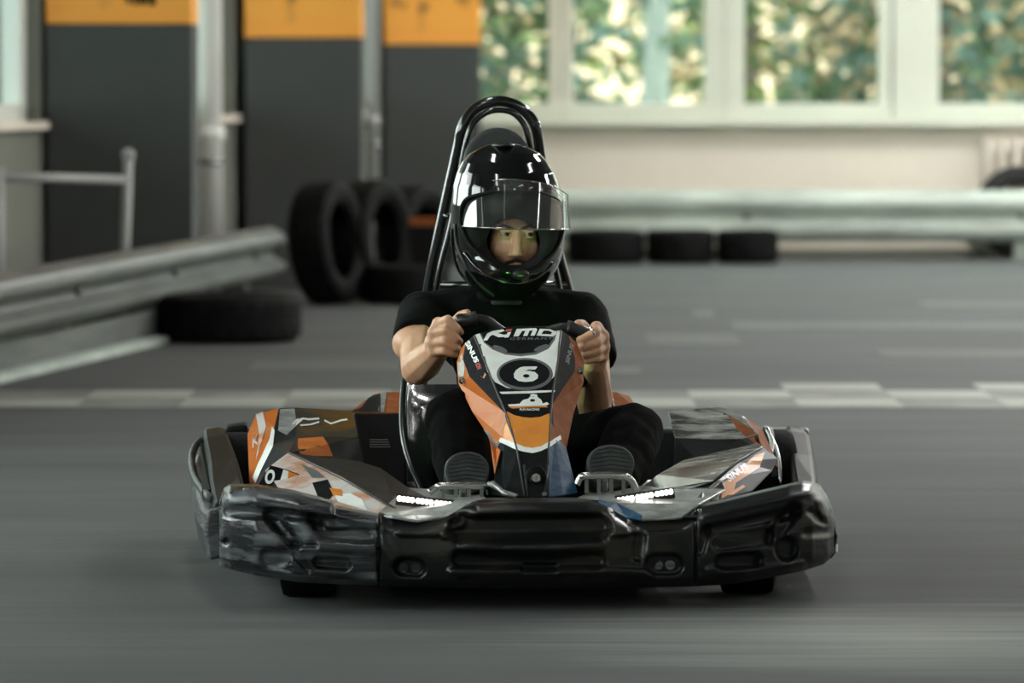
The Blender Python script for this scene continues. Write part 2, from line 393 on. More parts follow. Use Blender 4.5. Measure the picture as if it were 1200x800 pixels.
# pillars
def pillar(x0, x1, Y, ybound, label):
    X0 = (x0 - 600) * Y / FPX; X1 = (x1 - 600) * Y / FPX; zb_ = W(600, ybound, Y).z; wd = X1 - X0
    o = thing('pillar', label, 'pillar', ((X0 + X1) / 2, Y + .22, 0))
    box('pillar_shaft', (0, 0, zb_ / 2), (wd, .44, zb_), M['darkpaint'], o, bevel=.008)
    u = box('painted_band', (0, 0, (CH - zb_) / 2 - .0), (wd, .44, CH - zb_), M['pillar_orange'], o, bevel=.008); u.location.z = zb_
    return o, X0, X1
p1, X0, X1 = pillar(55, 226, 21.7, 28, 'dark grey square pillar with an orange top, behind the white railing')
bm = bmesh.new()
for k, (a, b_, t) in enumerate([(148, 153, 4), (156, 161, 6), (163, 172, 5), (174, 182, 6)]):
    A = W(a, t, 21.69); B = W(b_, -22, 21.69); add_box(bm, ((A.x + B.x) / 2 - (X0 + X1) / 2, -.222, (A.z + B.z) / 2), (B.x - A.x, .004, B.z - A.z))
bmo('lettering', bm, [M['black_print']], p1)
pillar(287, 424, 25.5, 44, 'dark grey square pillar with an orange top, behind the standing tyres and silver pipe')
pillar(450, 563, 29.2, 52, 'dark grey square pillar with an orange top, at the left end of the cream back wall')
# silver pipes in the gaps
def pipe(px0, px1, Y, ycol, label, mat):
    X = ((px0 + px1) / 2 - 600) * Y / FPX; r_ = (px1 - px0) / 2 * Y / FPX
    o = thing('drain_pipe', label, 'pipe', (X, Y, 0))
    bmo('pipe_shaft', lathe_bm([(r_, 0), (r_, CH), (r_ * .9, CH), (r_ * .9, 0)], 24), [mat], o, True)
    z = W(600, ycol, Y).z
    bmo('collar', lathe_bm([(r_ * .98, z - .035), (r_ * 1.18, z - .03), (r_ * 1.18, z + .03), (r_ * .98, z + .035)], 24), [mat], o, True)
    bmo('bracket', lathe_bm([(r_ * .98, z - .16), (r_ * 1.1, z - .155), (r_ * 1.1, z - .13), (r_ * .98, z - .125)], 24), [M['steel']], o, True)
pipe(229, 261, 24.0, 157, 'thick silver pipe with a collar between the two nearest dark pillars', M['pipe'])
pipe(429, 445, 28.0, 142, 'thin silver pipe between the two farthest dark pillars', M['white_rail'])

# ceiling lamps
lampmat = emit_mat('lamp diffuser', (1.0, .98, .94), LAMP_STRENGTH); lampfar = emit_mat('bright lamp diffuser', (1.0, .985, .95), LAMP_FAR)
k = 0
for yy in (2.5, 7.0, 11.5, 16.5, 22, 27):
    for xx in (-.6, 3.2, 7.5, 11.5):
        if xx < wallx(yy) + .8 or (yy > 15 and xx < 0): continue
        nm = ('nearest', 'second', 'third', 'fourth', 'fifth', 'sixth')[(2.5, 7.0, 11.5, 16.5, 22, 27).index(yy)]
        cn = ('left', 'centre left', 'centre right', 'right')[(-.6, 3.2, 7.5, 11.5).index(xx)]
        o = thing('ceiling_lamp', 'long white ceiling lamp, %s row, %s' % (nm, cn), 'lamp', (xx, yy, CH), 0, 'long ceiling lamps')
        box('lamp_housing', (0, 0, -.03), (.34, 1.9, .06), M['white'], o)
        box('diffuser', (0, 0, -.065), (.28, 1.8, .012), lampmat if yy < 15 else lampfar, o)

# floor paint
Yl = [6270.0 / (478 - HOR), 6270.0 / (467.5 - HOR), 6270.0 / (458 - HOR), 6270.0 / (450 - HOR)]
bm = bmesh.new(); cw = .36
for rI in range(3):
    for k in range(-9, 22):
        if (k + rI) % 2 == 0: continue
        if rI == 2 and k < 2: continue
        a, b_ = Yl[rI], Yl[rI + 1]; add_box(bm, (k * cw + .1, (a + b_) / 2, .0015), (cw * 1.0, b_ - a, .003))
struct(bmo('trim_3', bm, [M['paint_white']]))
bm = bmesh.new()
add_box(bm, (3.2, (Yl[0] + Yl[2]) / 2, .0005), (12, Yl[2] - Yl[0], .001)); struct(bmo('trim_4', bm, [pm('rubbed floor paint', (.20, .205, .19), .7, spec=.15, var=.2, vscale=4)]))
bm = bmesh.new()
for (a, b_, t, u) in [(862, 1500, 378, 386), (1036, 1500, 410, 419), (1085, 1500, 354, 360), (290, 465, 424, 434), (762, 870, 392, 404), (700, 752, 430, 438), (815, 840, 364, 372)]:
    p = floor_pt(a, u); q = floor_pt(b_, u); Y1 = floor_pt(a, t).y; add_box(bm, ((p.x + q.x) / 2, (p.y + Y1) / 2, .001), (q.x - p.x, Y1 - p.y, .002))
struct(bmo('trim_5', bm, [M['paint_faint']]))

# ================================================================== BARRIERS
def wbeam(name, A, B, z0, z1, mat, label, posts, postmat, face):
    """W-profile guard rail from A to B (xy), facing 'face' (unit xy vector towards the track)"""
    A = Vector((*A, 0)); B = Vector((*B, 0)); d = (B - A); Ln = d.length; d.normalize(); f = Vector((*face, 0))
    o = thing(name, label, 'guard rail', ((A.x + B.x) / 2, (A.y + B.y) / 2, 0))
    C = o.location
    prof = [(0, 0), (.012, .02), (.055, .10), (.075, .20), (.075, .30), (.015, .42), (0, .5), (.015, .58), (.075, .70), (.075, .80), (.055, .90), (.012, .98), (0, 1)]
    back = [(a - .012, b_) for a, b_ in prof[::-1]]
    rings = []
    for P in (A, B): rings.append([P + f * a + Vector((0, 0, z0 + (z1 - z0) * b_)) - C for a, b_ in prof + back])
    loft('rail_beam', rings, [mat], o, cap=True)
    for t in posts:
        P = A + d * (Ln * t) - f * .09 - C
        box('post', (P.x, P.y, (z1 - .03) / 2), (.1, .12, z1 - .03), postmat, o, rz=math.atan2(d.y, d.x), bevel=.006)
        bm = bmesh.new()
        mt = Matrix.Translation(A + d * (Ln * t) + f * .012 - C + Vector((0, 0, (z0 + z1) / 2))) @ f.to_track_quat('Z', 'Y').to_matrix().to_4x4()
        bmesh.ops.create_cone(bm, segments=12, radius1=.028, radius2=.022, depth=.03, matrix=mt, cap_ends=True); bmo('bolt', bm, [M['galv_dark']], o)
    return o, A, B, C, f
fl = Vector((1, -.134)).normalized()
A_ = (-1.93 - .134 * 4, 13.7); B_ = (-1.19, 23.2)
o, A, B, C, f = wbeam('guard_rail', A_, B_, .155, .41, M['galv_dark'], 'long weathered metal guard rail running along the left wall', [.12, .35, .55, .75, .95], M['galv_dark'], fl)
# lower kerb boards of the left barrier
A2 = Vector((-1.93 - .164 * 4, 13.7, 0)); B2 = Vector((-1.50, 20.5, 0)); dd = (B2 - A2).normalized(); rz_ = math.atan2(dd.y, dd.x)
o = thing('kerb_board', 'grey kerb board with a pale top edge under the left guard rail', 'kerb', ((A2 + B2) / 2)[:])
box('board', (-.02, 0, .07), ((B2 - A2).length, .03, .14), M['galv_dark'], o, rz=rz_); box('foot_strip', (.03, 0, .016), ((B2 - A2).length, .07, .032), M['galv'], o, rz=rz_, bevel=.004)
# far guard rail
o, A, B, C, f = wbeam('guard_rail', (bx(645) - 1.4, BY - .35), (9.5, BY - .35), W(600, 283, BY - .35).z, W(600, 223, BY - .35).z, M['galv'], 'pale galvanised guard rail in front of the cream back wall', [.02, .247, .41, .6, .8, .97], M['galv'], (0, -1))
# railing at the left
Yr = 20.3
def rp(px, py, Y=Yr): return W(px, py, Y)
o = thing('railing', 'white tubular railing behind the left guard rail in front of the nearest pillar', 'railing', (rp(70, 0).x, Yr + .1, 0)); O = o.location
P = rp(137, 184); box('x', (0, 0, 0), (.01, .01, .01), M['white_rail'], o) if False else None
tube('post', [Vector((P.x - .03, Yr + .6, 0)) - O, Vector((P.x, Yr + .6, P.z)) - O], .022, M['white_rail'], o)
bm = bmesh.new(); bmesh.ops.create_uvsphere(bm, u_segments=12, v_segments=8, radius=.03, matrix=Matrix.Translation(Vector((P.x, Yr + .6, P.z)) - O)); bmo('post_cap', bm, [M['white_rail']], o, True)
Q = rp(4, 196); tube('post', [Vector((Q.x, Yr - .2, 0)) - O, Vector((Q.x, Yr - .2, Q.z)) - O], .024, M['white_rail'], o)
a = rp(4, 206); b_ = rp(133, 214); tube('handrail', [Vector((a.x, Yr - .2, a.z)) - O, Vector((b_.x, Yr + .6, b_.z)) - O], .020, M['white_rail'], o)

# radiator
X0 = bx(1152); o = thing('radiator', 'cream ribbed radiator under the back windows beyond the upright tyre', 'radiator', (X0 + .7, BY - .08, 0))
for k in range(16): box('rib', (-.68 + k * .088, 0, .47), (.045, .1, .60), M['cream'], o, bevel=.012)
bm = bmesh.new()
for z in (.22, .72): add_box(bm, (0, 0, z), (1.4, .04, .05))
for x_ in (-.55, .55): add_box(bm, (x_, 0, .1), (.03, .04, .2))
bmo('header_pipe', bm, [M['cream']], o)

# loose tyres
def tyre_bm(R=.31, wd=.2, seg=72, hole=.6):
    r0 = R * hole; h = wd / 2
    prof = [(r0, -h * .62), (r0 + .012, -h * .8), (R * .78, -h * .98), (R * .9, -h * .96), (R * .965, -h * .82), (R * .99, -h * .7), (R, -h * .45), (R, -h * .42), (R * .982, -h * .40), (R * .982, -h * .3), (R, -h * .28), (R, -.012),
            (R * .982, -.01), (R * .982, .01), (R, .012), (R, h * .28), (R * .982, h * .3), (R * .982, h * .40), (R, h * .42), (R, h * .45), (R * .99, h * .7), (R * .965, h * .82), (R * .9, h * .96), (R * .78, h * .98), (r0 + .012, h * .8), (r0, h * .62),
            (r0 + .01, h * .55), (R * .88, h * .75), (R * .93, 0), (R * .88, -h * .75), (r0 + .01, -h * .55)]
    tread = set([5, 6, 7, 18, 19, 20])
    return lathe_bm(prof, seg, 'Z', True, lambda k, i: -.010 if (i in tread and k % 3 == 0) else 0)
def tyre(label, loc, rot, R=.31, wd=.2, group=None, mat='rubber_dusty', hole=.6):
    o = bmo('tyre', tyre_bm(R, wd, hole=hole), [M[mat]], smooth=False); tag(o, label, 'tyre', group)
    o.location = loc; o.rotation_euler = rot; o.data.shade_smooth()
    s = o.modifiers.new('e', 'EDGE_SPLIT'); s.split_angle = .6
    return o
def lean(vx, vy, vz):   # rotation taking local Z (tyre axis) to a direction
    return Vector((vx, vy, vz)).to_track_quat('Z', 'Y').to_euler()
Yt = 6270 / (404 - HOR) + .0
tyre('black tyre lying flat on the floor beside the left guard rail', ((268 - 600) * (Yt + .3) / FPX, Yt + .3, .105), (0, 0, .3), R=.318, wd=.205, mat='rubber')
Yt = 6270 / (357 - HOR)
tyre('large upright tyre at the end of the left guard rail, nearest of its row', ((384 - 600) * Yt / FPX, Yt, .315), lean(.95, -.33, .10), R=.312, wd=.215, mat='rubber')
tyre('upright tyre just behind the largest upright one, dusty top', ((438 - 600) * (Yt + .45) / FPX, Yt + .45, .315), lean(.93, -.42, .06), R=.31, wd=.2, mat='rubber')
tyre('upright dark tyre beyond the guard rail end, half behind the roll hoop', ((487 - 600) * (Yt + .9) / FPX, Yt + .9, .295), lean(.9, -.5, .05), R=.29, wd=.2, mat='rubber')
tyre('dark tyre lying flat at the foot of the upright tyres beside the roll hoop', ((478 - 600) * (Yt + .15) / FPX, Yt + .15, .1), (0, 0, 0), R=.22, wd=.2, mat='rubber')
for (a, b_, lab) in [(664, 756, 'flat black tyre by the far guard rail, nearest the helmet'), (757, 838, 'flat black tyre in the middle of the three by the far guard rail'), (839, 913, 'flat black tyre at the right end of the three by the far guard rail')]:
    Yf = BY - .95; X = ((a + b_) / 2 - 600) * Yf / FPX; R = (b_ - a) / 2 * Yf / FPX
    tyre(lab, (X, Yf, .107), (0, 0, 0), R=R, wd=.21, mat='rubber')
Yf = BY - .62
tyre('upright tyre standing against the back of the far guard rail at right', ((1196 - 600) * (BY - .2) / FPX, BY - .19, .297), lean(.1, -1, .12), R=.295, wd=.17, mat='rubber_dusty')
box('orange_block', (0, 0, 0), (.01, .01, .01), M['orange']) if False else None
o = thing('marker_board', 'small dark board with an orange top strip beside the roll hoop, behind the tyres', 'marker', ((494 - 600) * 23.9 / FPX, 24.3, 0))
box('board', (0, 0, .19), (.16, .03, .38), M['black_matte'], o, bevel=.004); box('top_strip', (0, 0, .40), (.16, .04, .04), M['orange_brown'], o, bevel=.004)

# ================================================================== OUTSIDE
o = struct(mesh('ground', [(-40, BY + .3, -.3), (60, BY + .3, -.3), (60, 90, -.3), (-40, 90, -.3)], [(0, 1, 2, 3)], [pm('lawn', (.10, .15, .05), .9, var=.4, vscale=2)])); o.name = 'ground'
GM = [pm('leaf green', (.11, .17, .09), .55), pm('leaf yellow green', (.27, .32, .12), .55), pm('leaf blue green', (.12, .19, .16), .55), pm('leaf tan', (.42, .30, .18), .6)]
barkm = pm('bark', (.16, .14, .12), .9, var=.3, vscale=6)
palebark = pm('pale bark', (.42, .46, .44), .9, var=.2, vscale=3)
def tree(label, x, y, h, rad, n, mats, bark, trunk_r=.16, low=-.1):
    o = thing('tree', label, 'tree', (x, y, -.3))
    tube('trunk', [(0, 0, 0), (.05, .1, h * .5), (-.05, 0, h)], trunk_r, bark, o, r2=trunk_r * .5, n=4)
    V = []; F = []; mi = []
    for i in range(n):
        while True:
            p = Vector((random.uniform(-1, 1), random.uniform(-1, 1), random.uniform(-1, 1)))
            if p.length < 1: break
        p = Vector((p.x * rad, p.y * rad, low + h / 2 + .3 + p.z * h / 2))
        s = random.uniform(.05, .12); q = Euler((random.uniform(0, 6), random.uniform(0, 6), random.uniform(0, 6))).to_matrix()
        b0 = len(V)
        for v in ((0, -s, 0), (s * .5, 0, .01), (0, s, 0), (-s * .5, 0, .01)): V.append(p + q @ Vector(v))
        F.append((b0, b0 + 1, b0 + 2, b0 + 3)); mi.append(random.choices(range(len(mats)), [4, 2, 3, 1][:len(mats)])[0])
    c = mesh('foliage', V, F, mats, o, mi); c['kind'] = 'stuff'
tree('leafy green tree outside the leftmost back window, beside the roll hoop', -.4, 34.0, 3.6, 1.1, 3200, GM, barkm)
tree('bushy tree with tan leaves outside the window above the helmet', 1.75, 36.6, 4.2, 1.25, 2600, [GM[1], GM[3], GM[0]], barkm)
tree('pale barked tree outside the window right of the helmet', .95, 32.2, 5.0, .5, 110, [GM[2], GM[0]], palebark, trunk_r=.11)
tree('blue green tree outside the middle back window', 3.0, 33.9, 4.0, 1.15, 3200, [GM[2], GM[0], GM[3]], barkm)
tree('yellow green tree outside the rightmost back window in view', 4.9, 36.6, 4.2, 1.6, 3400, [GM[1], GM[0], GM[2]], barkm)
tree('dense green tree outside, right of the view', 8.6, 36.0, 4.5, 1.9, 2500, GM, barkm)
tree('dense green tree outside, far right of the hall', 12.8, 36.0, 4.5, 2.0, 2500, GM, barkm)
tree('green tree outside beyond the left wall corner', -3.2, 33, 4.5, 1.8, 2500, GM, barkm)
o = thing('house', 'pale peach house far outside behind the trees', 'house', (3, 52, -.3))
box('house_wall', (0, 0, 1.4), (22, 6, 2.8), pm('peach render', (.75, .55, .42), .9), o); 
bm = bmesh.new(); rr = [bm.verts.new(v) for v in ((-11.4, -3.4, 2.8), (11.4, -3.4, 2.8), (11.4, 3.4, 2.8), (-11.4, 3.4, 2.8), (-11.4, 0, 4.6), (11.4, 0, 4.6))]
for fc in ((0, 1, 5, 4), (2, 3, 4, 5), (0, 4, 3), (1, 2, 5), (3, 2, 1, 0)): bm.faces.new([rr[i] for i in fc])
bmo('house_roof', bm, [pm('roof tile', (.25, .12, .08), .9)], o)

# ================================================================== KART
kart = thing('go_kart', 'black, orange and white racing go-kart with number six on its front fairing', 'go-kart', KLOC[:], YAW)

def sheet(name, P, faces, mats, parent, mi=None, t=.004, smooth=False, bevel=0.0):
    """faceted bodywork panel: P = (px, py, depth); faces turned towards the front"""
    V = [L(*p) for p in P]; G = []
    for f in faces:
        n = (V[f[1]] - V[f[0]]).cross(V[f[2]] - V[f[0]]); c = V[f[0]] - CL
        G.append(tuple(f) if n.dot(c) < 0 else tuple(f[::-1]))
    bm = bmesh.new(); vv = [bm.verts.new(v) for v in V]
    for f, i in zip(G, mi or [0] * len(G)):
        fc = bm.faces.new([vv[k] for k in f]); fc.material_index = i
    bmesh.ops.triangulate(bm, faces=[f for f in bm.faces if len(f.verts) > 4])
    me = bpy.data.meshes.new(name); bm.to_mesh(me)
    bvh = BVHTree.FromBMesh(bm); bm.free()
    o = link(name, me, parent, mats, smooth)
    if t:
        s = o.modifiers.new('solid', 'SOLIDIFY'); s.thickness = t; s.offset = -1
    if bevel:
        s = o.modifiers.new('bevel', 'BEVEL'); s.width = bevel; s.segments = 2; s.limit_method = 'ANGLE'
    return o, bvh

def drape(name, V2, F2, mat, parent, bvh, lift=.0012, pitch=5, yl0=.5, origin=None):
    """flat print laid on the surface: 2-D outline carried onto the bodywork"""
    bm = bmesh.new(); vs = [bm.verts.new((x, -y, 0)) for x, y in V2]
    for f in F2:
        try: bm.faces.new([vs[i] for i in f])
        except ValueError: pass
    bmesh.ops.triangulate(bm, faces=bm.faces[:])
    xs_ = [v.co.x for v in bm.verts]; ys_ = [v.co.y for v in bm.verts]
    for ax, lo, hi in ((0, min(xs_), max(xs_)), (1, min(ys_), max(ys_))):
        t = lo + pitch
        while t < hi:
            co = (t, 0, 0) if ax == 0 else (0, t, 0); no = (1, 0, 0) if ax == 0 else (0, 1, 0)
            bmesh.ops.bisect_plane(bm, geom=bm.verts[:] + bm.edges[:] + bm.faces[:], plane_co=co, plane_no=no); t += pitch
    hits = []
    for v in bm.verts:
        d = (KR @ ray(v.co.x, -v.co.y)).normalized(); h, n, i, dist = bvh.ray_cast(CL, d)
        if h is None:
            q = L(v.co.x, -v.co.y, yl0); h, n, i, dist = bvh.find_nearest(q)
        if n.dot(d) > 0: n = -n
        hits.append(h + n * lift)
    for v, h in zip(bm.verts, hits): v.co = h
    return bmo(name, bm, [mat], parent)
def poly(name, pts, mat, parent, bvh, lift=.0012, **k): return drape(name, pts, [tuple(range(len(pts)))], mat, parent, bvh, lift, **k)
def ell(cx, cy, a, b_, n=40, rot=0): 
    return [(cx + a * math.cos(t) * math.cos(rot) - b_ * math.sin(t) * math.sin(rot), cy + a * math.cos(t) * math.sin(rot) + b_ * math.sin(t) * math.cos(rot)) for t in [2 * PI * i / n for i in range(n)]]
def text2d(s, bold=.02, res=3, space=1.0):
    cu = bpy.data.curves.new('t', 'FONT'); cu.body = s; cu.size = 1; cu.offset = bold; cu.resolution_u = res; cu.space_character = space
    ob = bpy.data.objects.new('t', cu); COL.objects.link(ob)
    dg = bpy.context.evaluated_depsgraph_get(); me = ob.evaluated_get(dg).to_mesh()
    V = [(v.co.x, v.co.y) for v in me.vertices]; F = [tuple(p.vertices) for p in me.polygons]
    ob.evaluated_get(dg).to_mesh_clear(); bpy.data.objects.remove(ob); bpy.data.curves.remove(cu)
    x0 = min(v[0] for v in V); x1 = max(v[0] for v in V); y0_ = min(v[1] for v in V); y1_ = max(v[1] for v in V)
    return [((x - x0) / (x1 - x0), (y - y0_) / (y1_ - y0_)) for x, y in V], F
def words(name, s, tl, tr, br, bl, mat, parent, bvh, lift=.0022, bold=.02, space=1.0):
    V, F = text2d(s, bold, space=space); tl, tr, br, bl = map(Vector, (tl, tr, br, bl)); P = []
    for u, v in V:
        p = (bl * (1 - u) + br * u) * (1 - v) + (tl * (1 - u) + tr * u) * v; P.append((p.x, p.y))
    return drape(name, P, F, mat, parent, bvh, lift, pitch=6)

# ---------------- bumpers built as relief surfaces
def interp(T, x):
    if x <= T[0][0]: return T[0][1]
    for (a, p), (b_, q) in zip(T, T[1:]):
        if x <= b_: return p + (q - p) * (x - a) / (b_ - a)
    return T[-1][1]
def sdseg(px, py, a, b_):
    ax, ay = a; bx_, by_ = b_; dx, dy = bx_ - ax, by_ - ay; l2 = dx * dx + dy * dy
    t = 0 if l2 == 0 else max(0, min(1, ((px - ax) * dx + (py - ay) * dy) / l2))
    return math.hypot(px - ax - t * dx, py - ay - t * dy)
def relief(px, py, feats):
    s = 0
    for pts, hw, soft, dep in feats:
        if len(pts) == 1: d = math.hypot(px - pts[0][0], py - pts[0][1])
        else: d = min(sdseg(px, py, a, b_) for a, b_ in zip(pts, pts[1:]))
        t = (hw + soft - d) / soft
        t = max(0, min(1, t)); s += dep * t * t * (3 - 2 * t)
    return s
DEP = [(237, .32), (250, .22), (270, .14), (300, .085), (350, .055), (440, .03), (540, .005), (628, 0), (720, .005), (815, .03), (880, .055), (925, .085), (952, .13), (970, .20), (980, .32)]
def bumper(name, x0, x1, top, topback, bot, feats, mat, nx, ny=46, back=.09, label=None):
    V = []; F = []
    rows = 3 + ny + 2
    for i in range(nx + 1):
        px = x0 + (x1 - x0) * i / nx; T = interp(top, px); TB = interp(topback, px); B = interp(bot, px); D = interp(DEP, px)
        # sections end in a small return so that neighbouring panels meet in a groove
        e = min(i, nx - i); ed = .012 * max(0, 1 - e / 1.6)
        V.append(L(px, TB + 6, D + back + .02)); V.append(L(px, TB, D + back)); V.append(L(px, (T + TB) / 2 - .5, D + back * .45))
        for j in range(ny):
            v = j / (ny - 1); py = T + (B - T) * v
            prof = .028 * max(0, 1 - v / .12) ** 2 + .05 * max(0, (v - .86) / .14) ** 2 - .012 * math.sin(v * PI)
            V.append(L(px, py, D + prof + ed + relief(px, py, feats)))
        V.append(L(px, B - 1, D + back)); V.append(L(px, B - 10, D + back + .05))
    for i in range(nx):
        for j in range(rows - 1):
            a = i * rows + j; F.append((a, a + 1, a + rows + 1, a + rows))
    o = mesh(name, V, F, [mat], kart, smooth=True, solid=.005, soff=-1)
    if label: o['label'] = label
    return o
BOT = [(237, 650), (250, 660), (270, 667), (300, 674), (350, 682), (443, 687), (600, 690), (700, 690), (815, 687), (860, 684), (905, 676), (940, 669), (965, 661), (980, 648)]
lt = [(256, 600), (262, 582), (268, 576), (300, 574), (345, 583), (388, 594), (392, 601), (443, 610)]
ltb = [(256, 590), (262, 572), (270, 567), (300, 567), (345, 574), (390, 586), (392, 592), (443, 601)]
fl_ = [([(270, 583), (320, 585), (384, 596)], 6, 9, -.022), ([(268, 600), (330, 602), (392, 611), (440, 619)], 1.5, 7, .022),
       ([(318, 604), (346, 636)], 3, 8, .032), ([(346, 637), (368, 638)], 1, 5, .012), ([(369, 610), (379, 624), (432, 628)], 4, 7, .030), ([(352, 612), (362, 628)], 1, 12, -.010),
       ([(350, 640), (436, 644)], 3, 7, -.010), ([(374, 659), (404, 661)], 5, 3.5, .034), ([(316, 653), (330, 654)], 8, 5, .016), ([(266, 634)], 2, 4, .02),
       ([(260, 657), (300, 664), (340, 668)], .8, 3, .010), ([(346, 650), (362, 668)], 1, 6, .014), ([(400, 604), (442, 612)], 4, 5, -.012), ([(285, 620), (315, 640)], 8, 16, -.010)]
bumper('front_bumper', 257, 443.4, lt, ltb, BOT, fl_, M['bumper_scuffed'], 110, label='scuffed grey end of the front bumper with a slot')
ctop = [(443, 610), (452, 614), (468, 616), (490, 619), (515, 614), (540, 604), (560, 598), (600, 597), (690, 597), (712, 600), (735, 612), (752, 617), (800, 614), (815, 606)]
ctb = [(443, 599), (455, 603), (470, 606), (490, 607), (520, 604), (540, 594), (556, 587), (600, 585), (690, 585), (712, 589), (740, 604), (752, 608), (798, 606), (815, 592)]
fc_ = [([(540, 619), (700, 617)], 9, 12, .055), ([(520, 628), (560, 629), (700, 627), (735, 624)], 1, 5, -.012), ([(545, 640), (590, 646), (640, 646), (700, 641)], 2, 8, -.016), ([(540, 655), (700, 656)], 5, 9, .020),
       ([(530, 671), (700, 669), (760, 672)], 2, 6, -.012), ([(472, 664), (488, 665)], 8, 5, .020), ([(768, 661), (788, 661)], 9, 6, .018), ([(615, 666), (650, 666)], 3, 3, .018), ([(446, 630), (462, 655)], 3, 9, -.008),
       ([(470, 622), (510, 622), (540, 612)], 3, 6, -.010), ([(750, 630), (748, 650)], 2, 10, .012), ([(541, 678), (549, 678)], 2, 3, .012)]
o = bumper('front_bumper', 443.6, 815.4, ctop, ctb, BOT, fc_, M['bumper_brown'], 190, label='black middle of the front bumper with long ridges')
rt = [(815, 606), (822, 601), (850, 594), (905, 581), (940, 572), (952, 572), (962, 577), (970, 592), (976, 606), (980, 622)]
rtb = [(815, 597), (822, 590), (850, 584), (905, 571), (940, 563), (952, 564), (961, 568), (969, 580), (976, 596), (980, 612)]
fr_ = [([(826, 600), (900, 583), (945, 574)], 3, 7, -.014), ([(830, 622), (870, 614), (930, 600)], 2, 9, .018), ([(846, 636), (896, 628)], 7, 7, .016), ([(930, 598), (905, 630)], 5, 8, .026), ([(922, 643)], 9, 8, .034),
       ([(848, 658), (885, 656)], 7, 5, .028), ([(820, 646), (828, 620)], 2, 6, .012), ([(832, 668), (890, 668), (940, 662)], 2, 5, -.010), ([(950, 600), (966, 612)], 1, 6, .012), ([(945, 625), (970, 622)], 1.5, 6, .010), ([(960, 588), (966, 606)], 2, 5, -.012)]
bumper('front_bumper', 815.6, 980, rt, rtb, BOT, fr_, M['bumper'], 100, label='black end of the front bumper with a round recess')
def disc_on(name, px, py, yl, r_, t, mat, parent, n=16, axis=(0, -1, 0), hole=False):
    c = L(px, py, yl); bm = bmesh.new(); q = Vector(axis).to_track_quat('Z', 'Y').to_matrix().to_4x4()
    bmesh.ops.create_cone(bm, segments=n, radius1=r_, radius2=r_ * .82, depth=t, cap_ends=True, matrix=Matrix.Translation(c) @ q)
    if hole: bmesh.ops.create_cone(bm, segments=6, radius1=r_ * .45, radius2=r_ * .45, depth=t * 1.1, cap_ends=True, matrix=Matrix.Translation(c) @ q)
    return bmo(name, bm, [mat], parent, bevel=.0)
def plate(px, py, yl, w_, h_):
    c = L(px, py, yl); bm = bmesh.new(); add_box(bm, c, (w_ / 540, .006, h_ / 540)); o = bmo('bolt_plate', bm, [M['bumper']], kart, bevel=.004)
    for s in (-1, 1): disc_on('bolt', px + s * w_ * .26, py + .5, yl - .006, .0125, .008, M['steel'] if 0 else M['bumper_scuffed'], o, hole=True)
plate(323, 653, .092, 32, 15); plate(480, 664, .035, 28, 14); plate(778, 661, .035, 28, 14)
disc_on('bolt', 393, 660, .075, .009, .008, M['chrome'], kart); disc_on('bolt', 863, 654, .078, .007, .008, M['chrome'], kart); disc_on('bolt', 848, 656, .075, .006, .008, M['steel'], kart)
disc_on('bolt', 288, 574, .085, .006, .006, M['chrome'], kart); disc_on('bolt', 820, 598, .04, .005, .006, M['chrome'], kart)

# side bumpers
def ring8(s):
    yl, ob, om, ot, it, ib = s
    P = [ob, om, ot, it, ib]; return [L(p[0], p[1], yl) for p in P]
SL = [(.27, (245, 657), (240, 622), (243, 600), (272, 592), (276, 650)), (.42, (239, 648), (233, 614), (238, 597), (262, 592), (280, 640)), (.7, (234, 636), (227, 602), (231, 580), (246, 577), (270, 620)),
      (1.0, (230, 618), (225, 577), (228, 558), (240, 557), (262, 600)), (1.35, (228, 602), (224, 560), (227, 542), (236, 541), (255, 590)), (1.6, (231, 590), (228, 550), (230, 532), (236, 531), (250, 575))]
sb = loft('side_bumper', [ring8(s) for s in SL], [M['bumper_pale']], kart, cap=True, bevel=.008); sb['label'] = 'pale scraped side bumper'
SB = [(.40, (250, 590), (290, 577), (290, 600), (250, 612)), (.7, (245, 565), (284, 556), (284, 590), (247, 590)), (1.0, (243, 540), (278, 534), (278, 572), (245, 566)), (1.35, (238, 513), (268, 508), (268, 560), (242, 542)), (1.6, (237, 503), (262, 499), (262, 560), (240, 530))]
loft('bumper_arm', [[L(p[0], p[1], s_[0]) for p in s_[1:]] for s_ in SB], [M['arm']], sb, cap=True, bevel=.010)
tube('side_loop', [L(252, 512, 1.5), L(234, 517, 1.5), L(226, 530, 1.4), L(225, 548, 1.2), L(232, 566, .9), L(246, 584, .5)], .009, M['bumper_pale'], sb, n=5)
bm = bmesh.new()
for (a, b_, c_, d_, y_) in ((233, 524, 243, 566, 1.05), ):
    P = [L(240, 520, 1.44), L(249, 522, 1.42), L(252, 575, .62), L(243, 580, .60)]; n = Vector((-.012, -.008, .004)); V = [bm.verts.new(p + n) for p in P] + [bm.verts.new(p - n) for p in P]
    for f in ((0, 1, 2, 3), (7, 6, 5, 4), (0, 4, 5, 1), (1, 5, 6, 2), (2, 6, 7, 3), (3, 7, 4, 0)): bm.faces.new([V[i] for i in f])
bmesh.ops.recalc_face_normals(bm, faces=bm.faces); bmo('bumper_slot', bm, [M['black_matte']], sb)
SR = [(.28, (976, 656), (982, 628), (974, 604), (945, 596), (945, 650)), (.6, (970, 643), (970, 612), (957, 584), (932, 582), (936, 630)), (.95, (962, 628), (961, 592), (956, 560), (930, 558), (930, 612)),
      (1.3, (957, 605), (958, 566), (953, 534), (926, 530), (927, 592)), (1.55, (954, 590), (957, 545), (948, 508), (922, 504), (922, 580)), (1.68, (948, 583), (951, 540), (940, 499), (921, 498), (921, 575))]
sb2 = loft('side_bumper', [ring8(s) for s in SR], [M['arm']], kart, cap=True, bevel=.010)
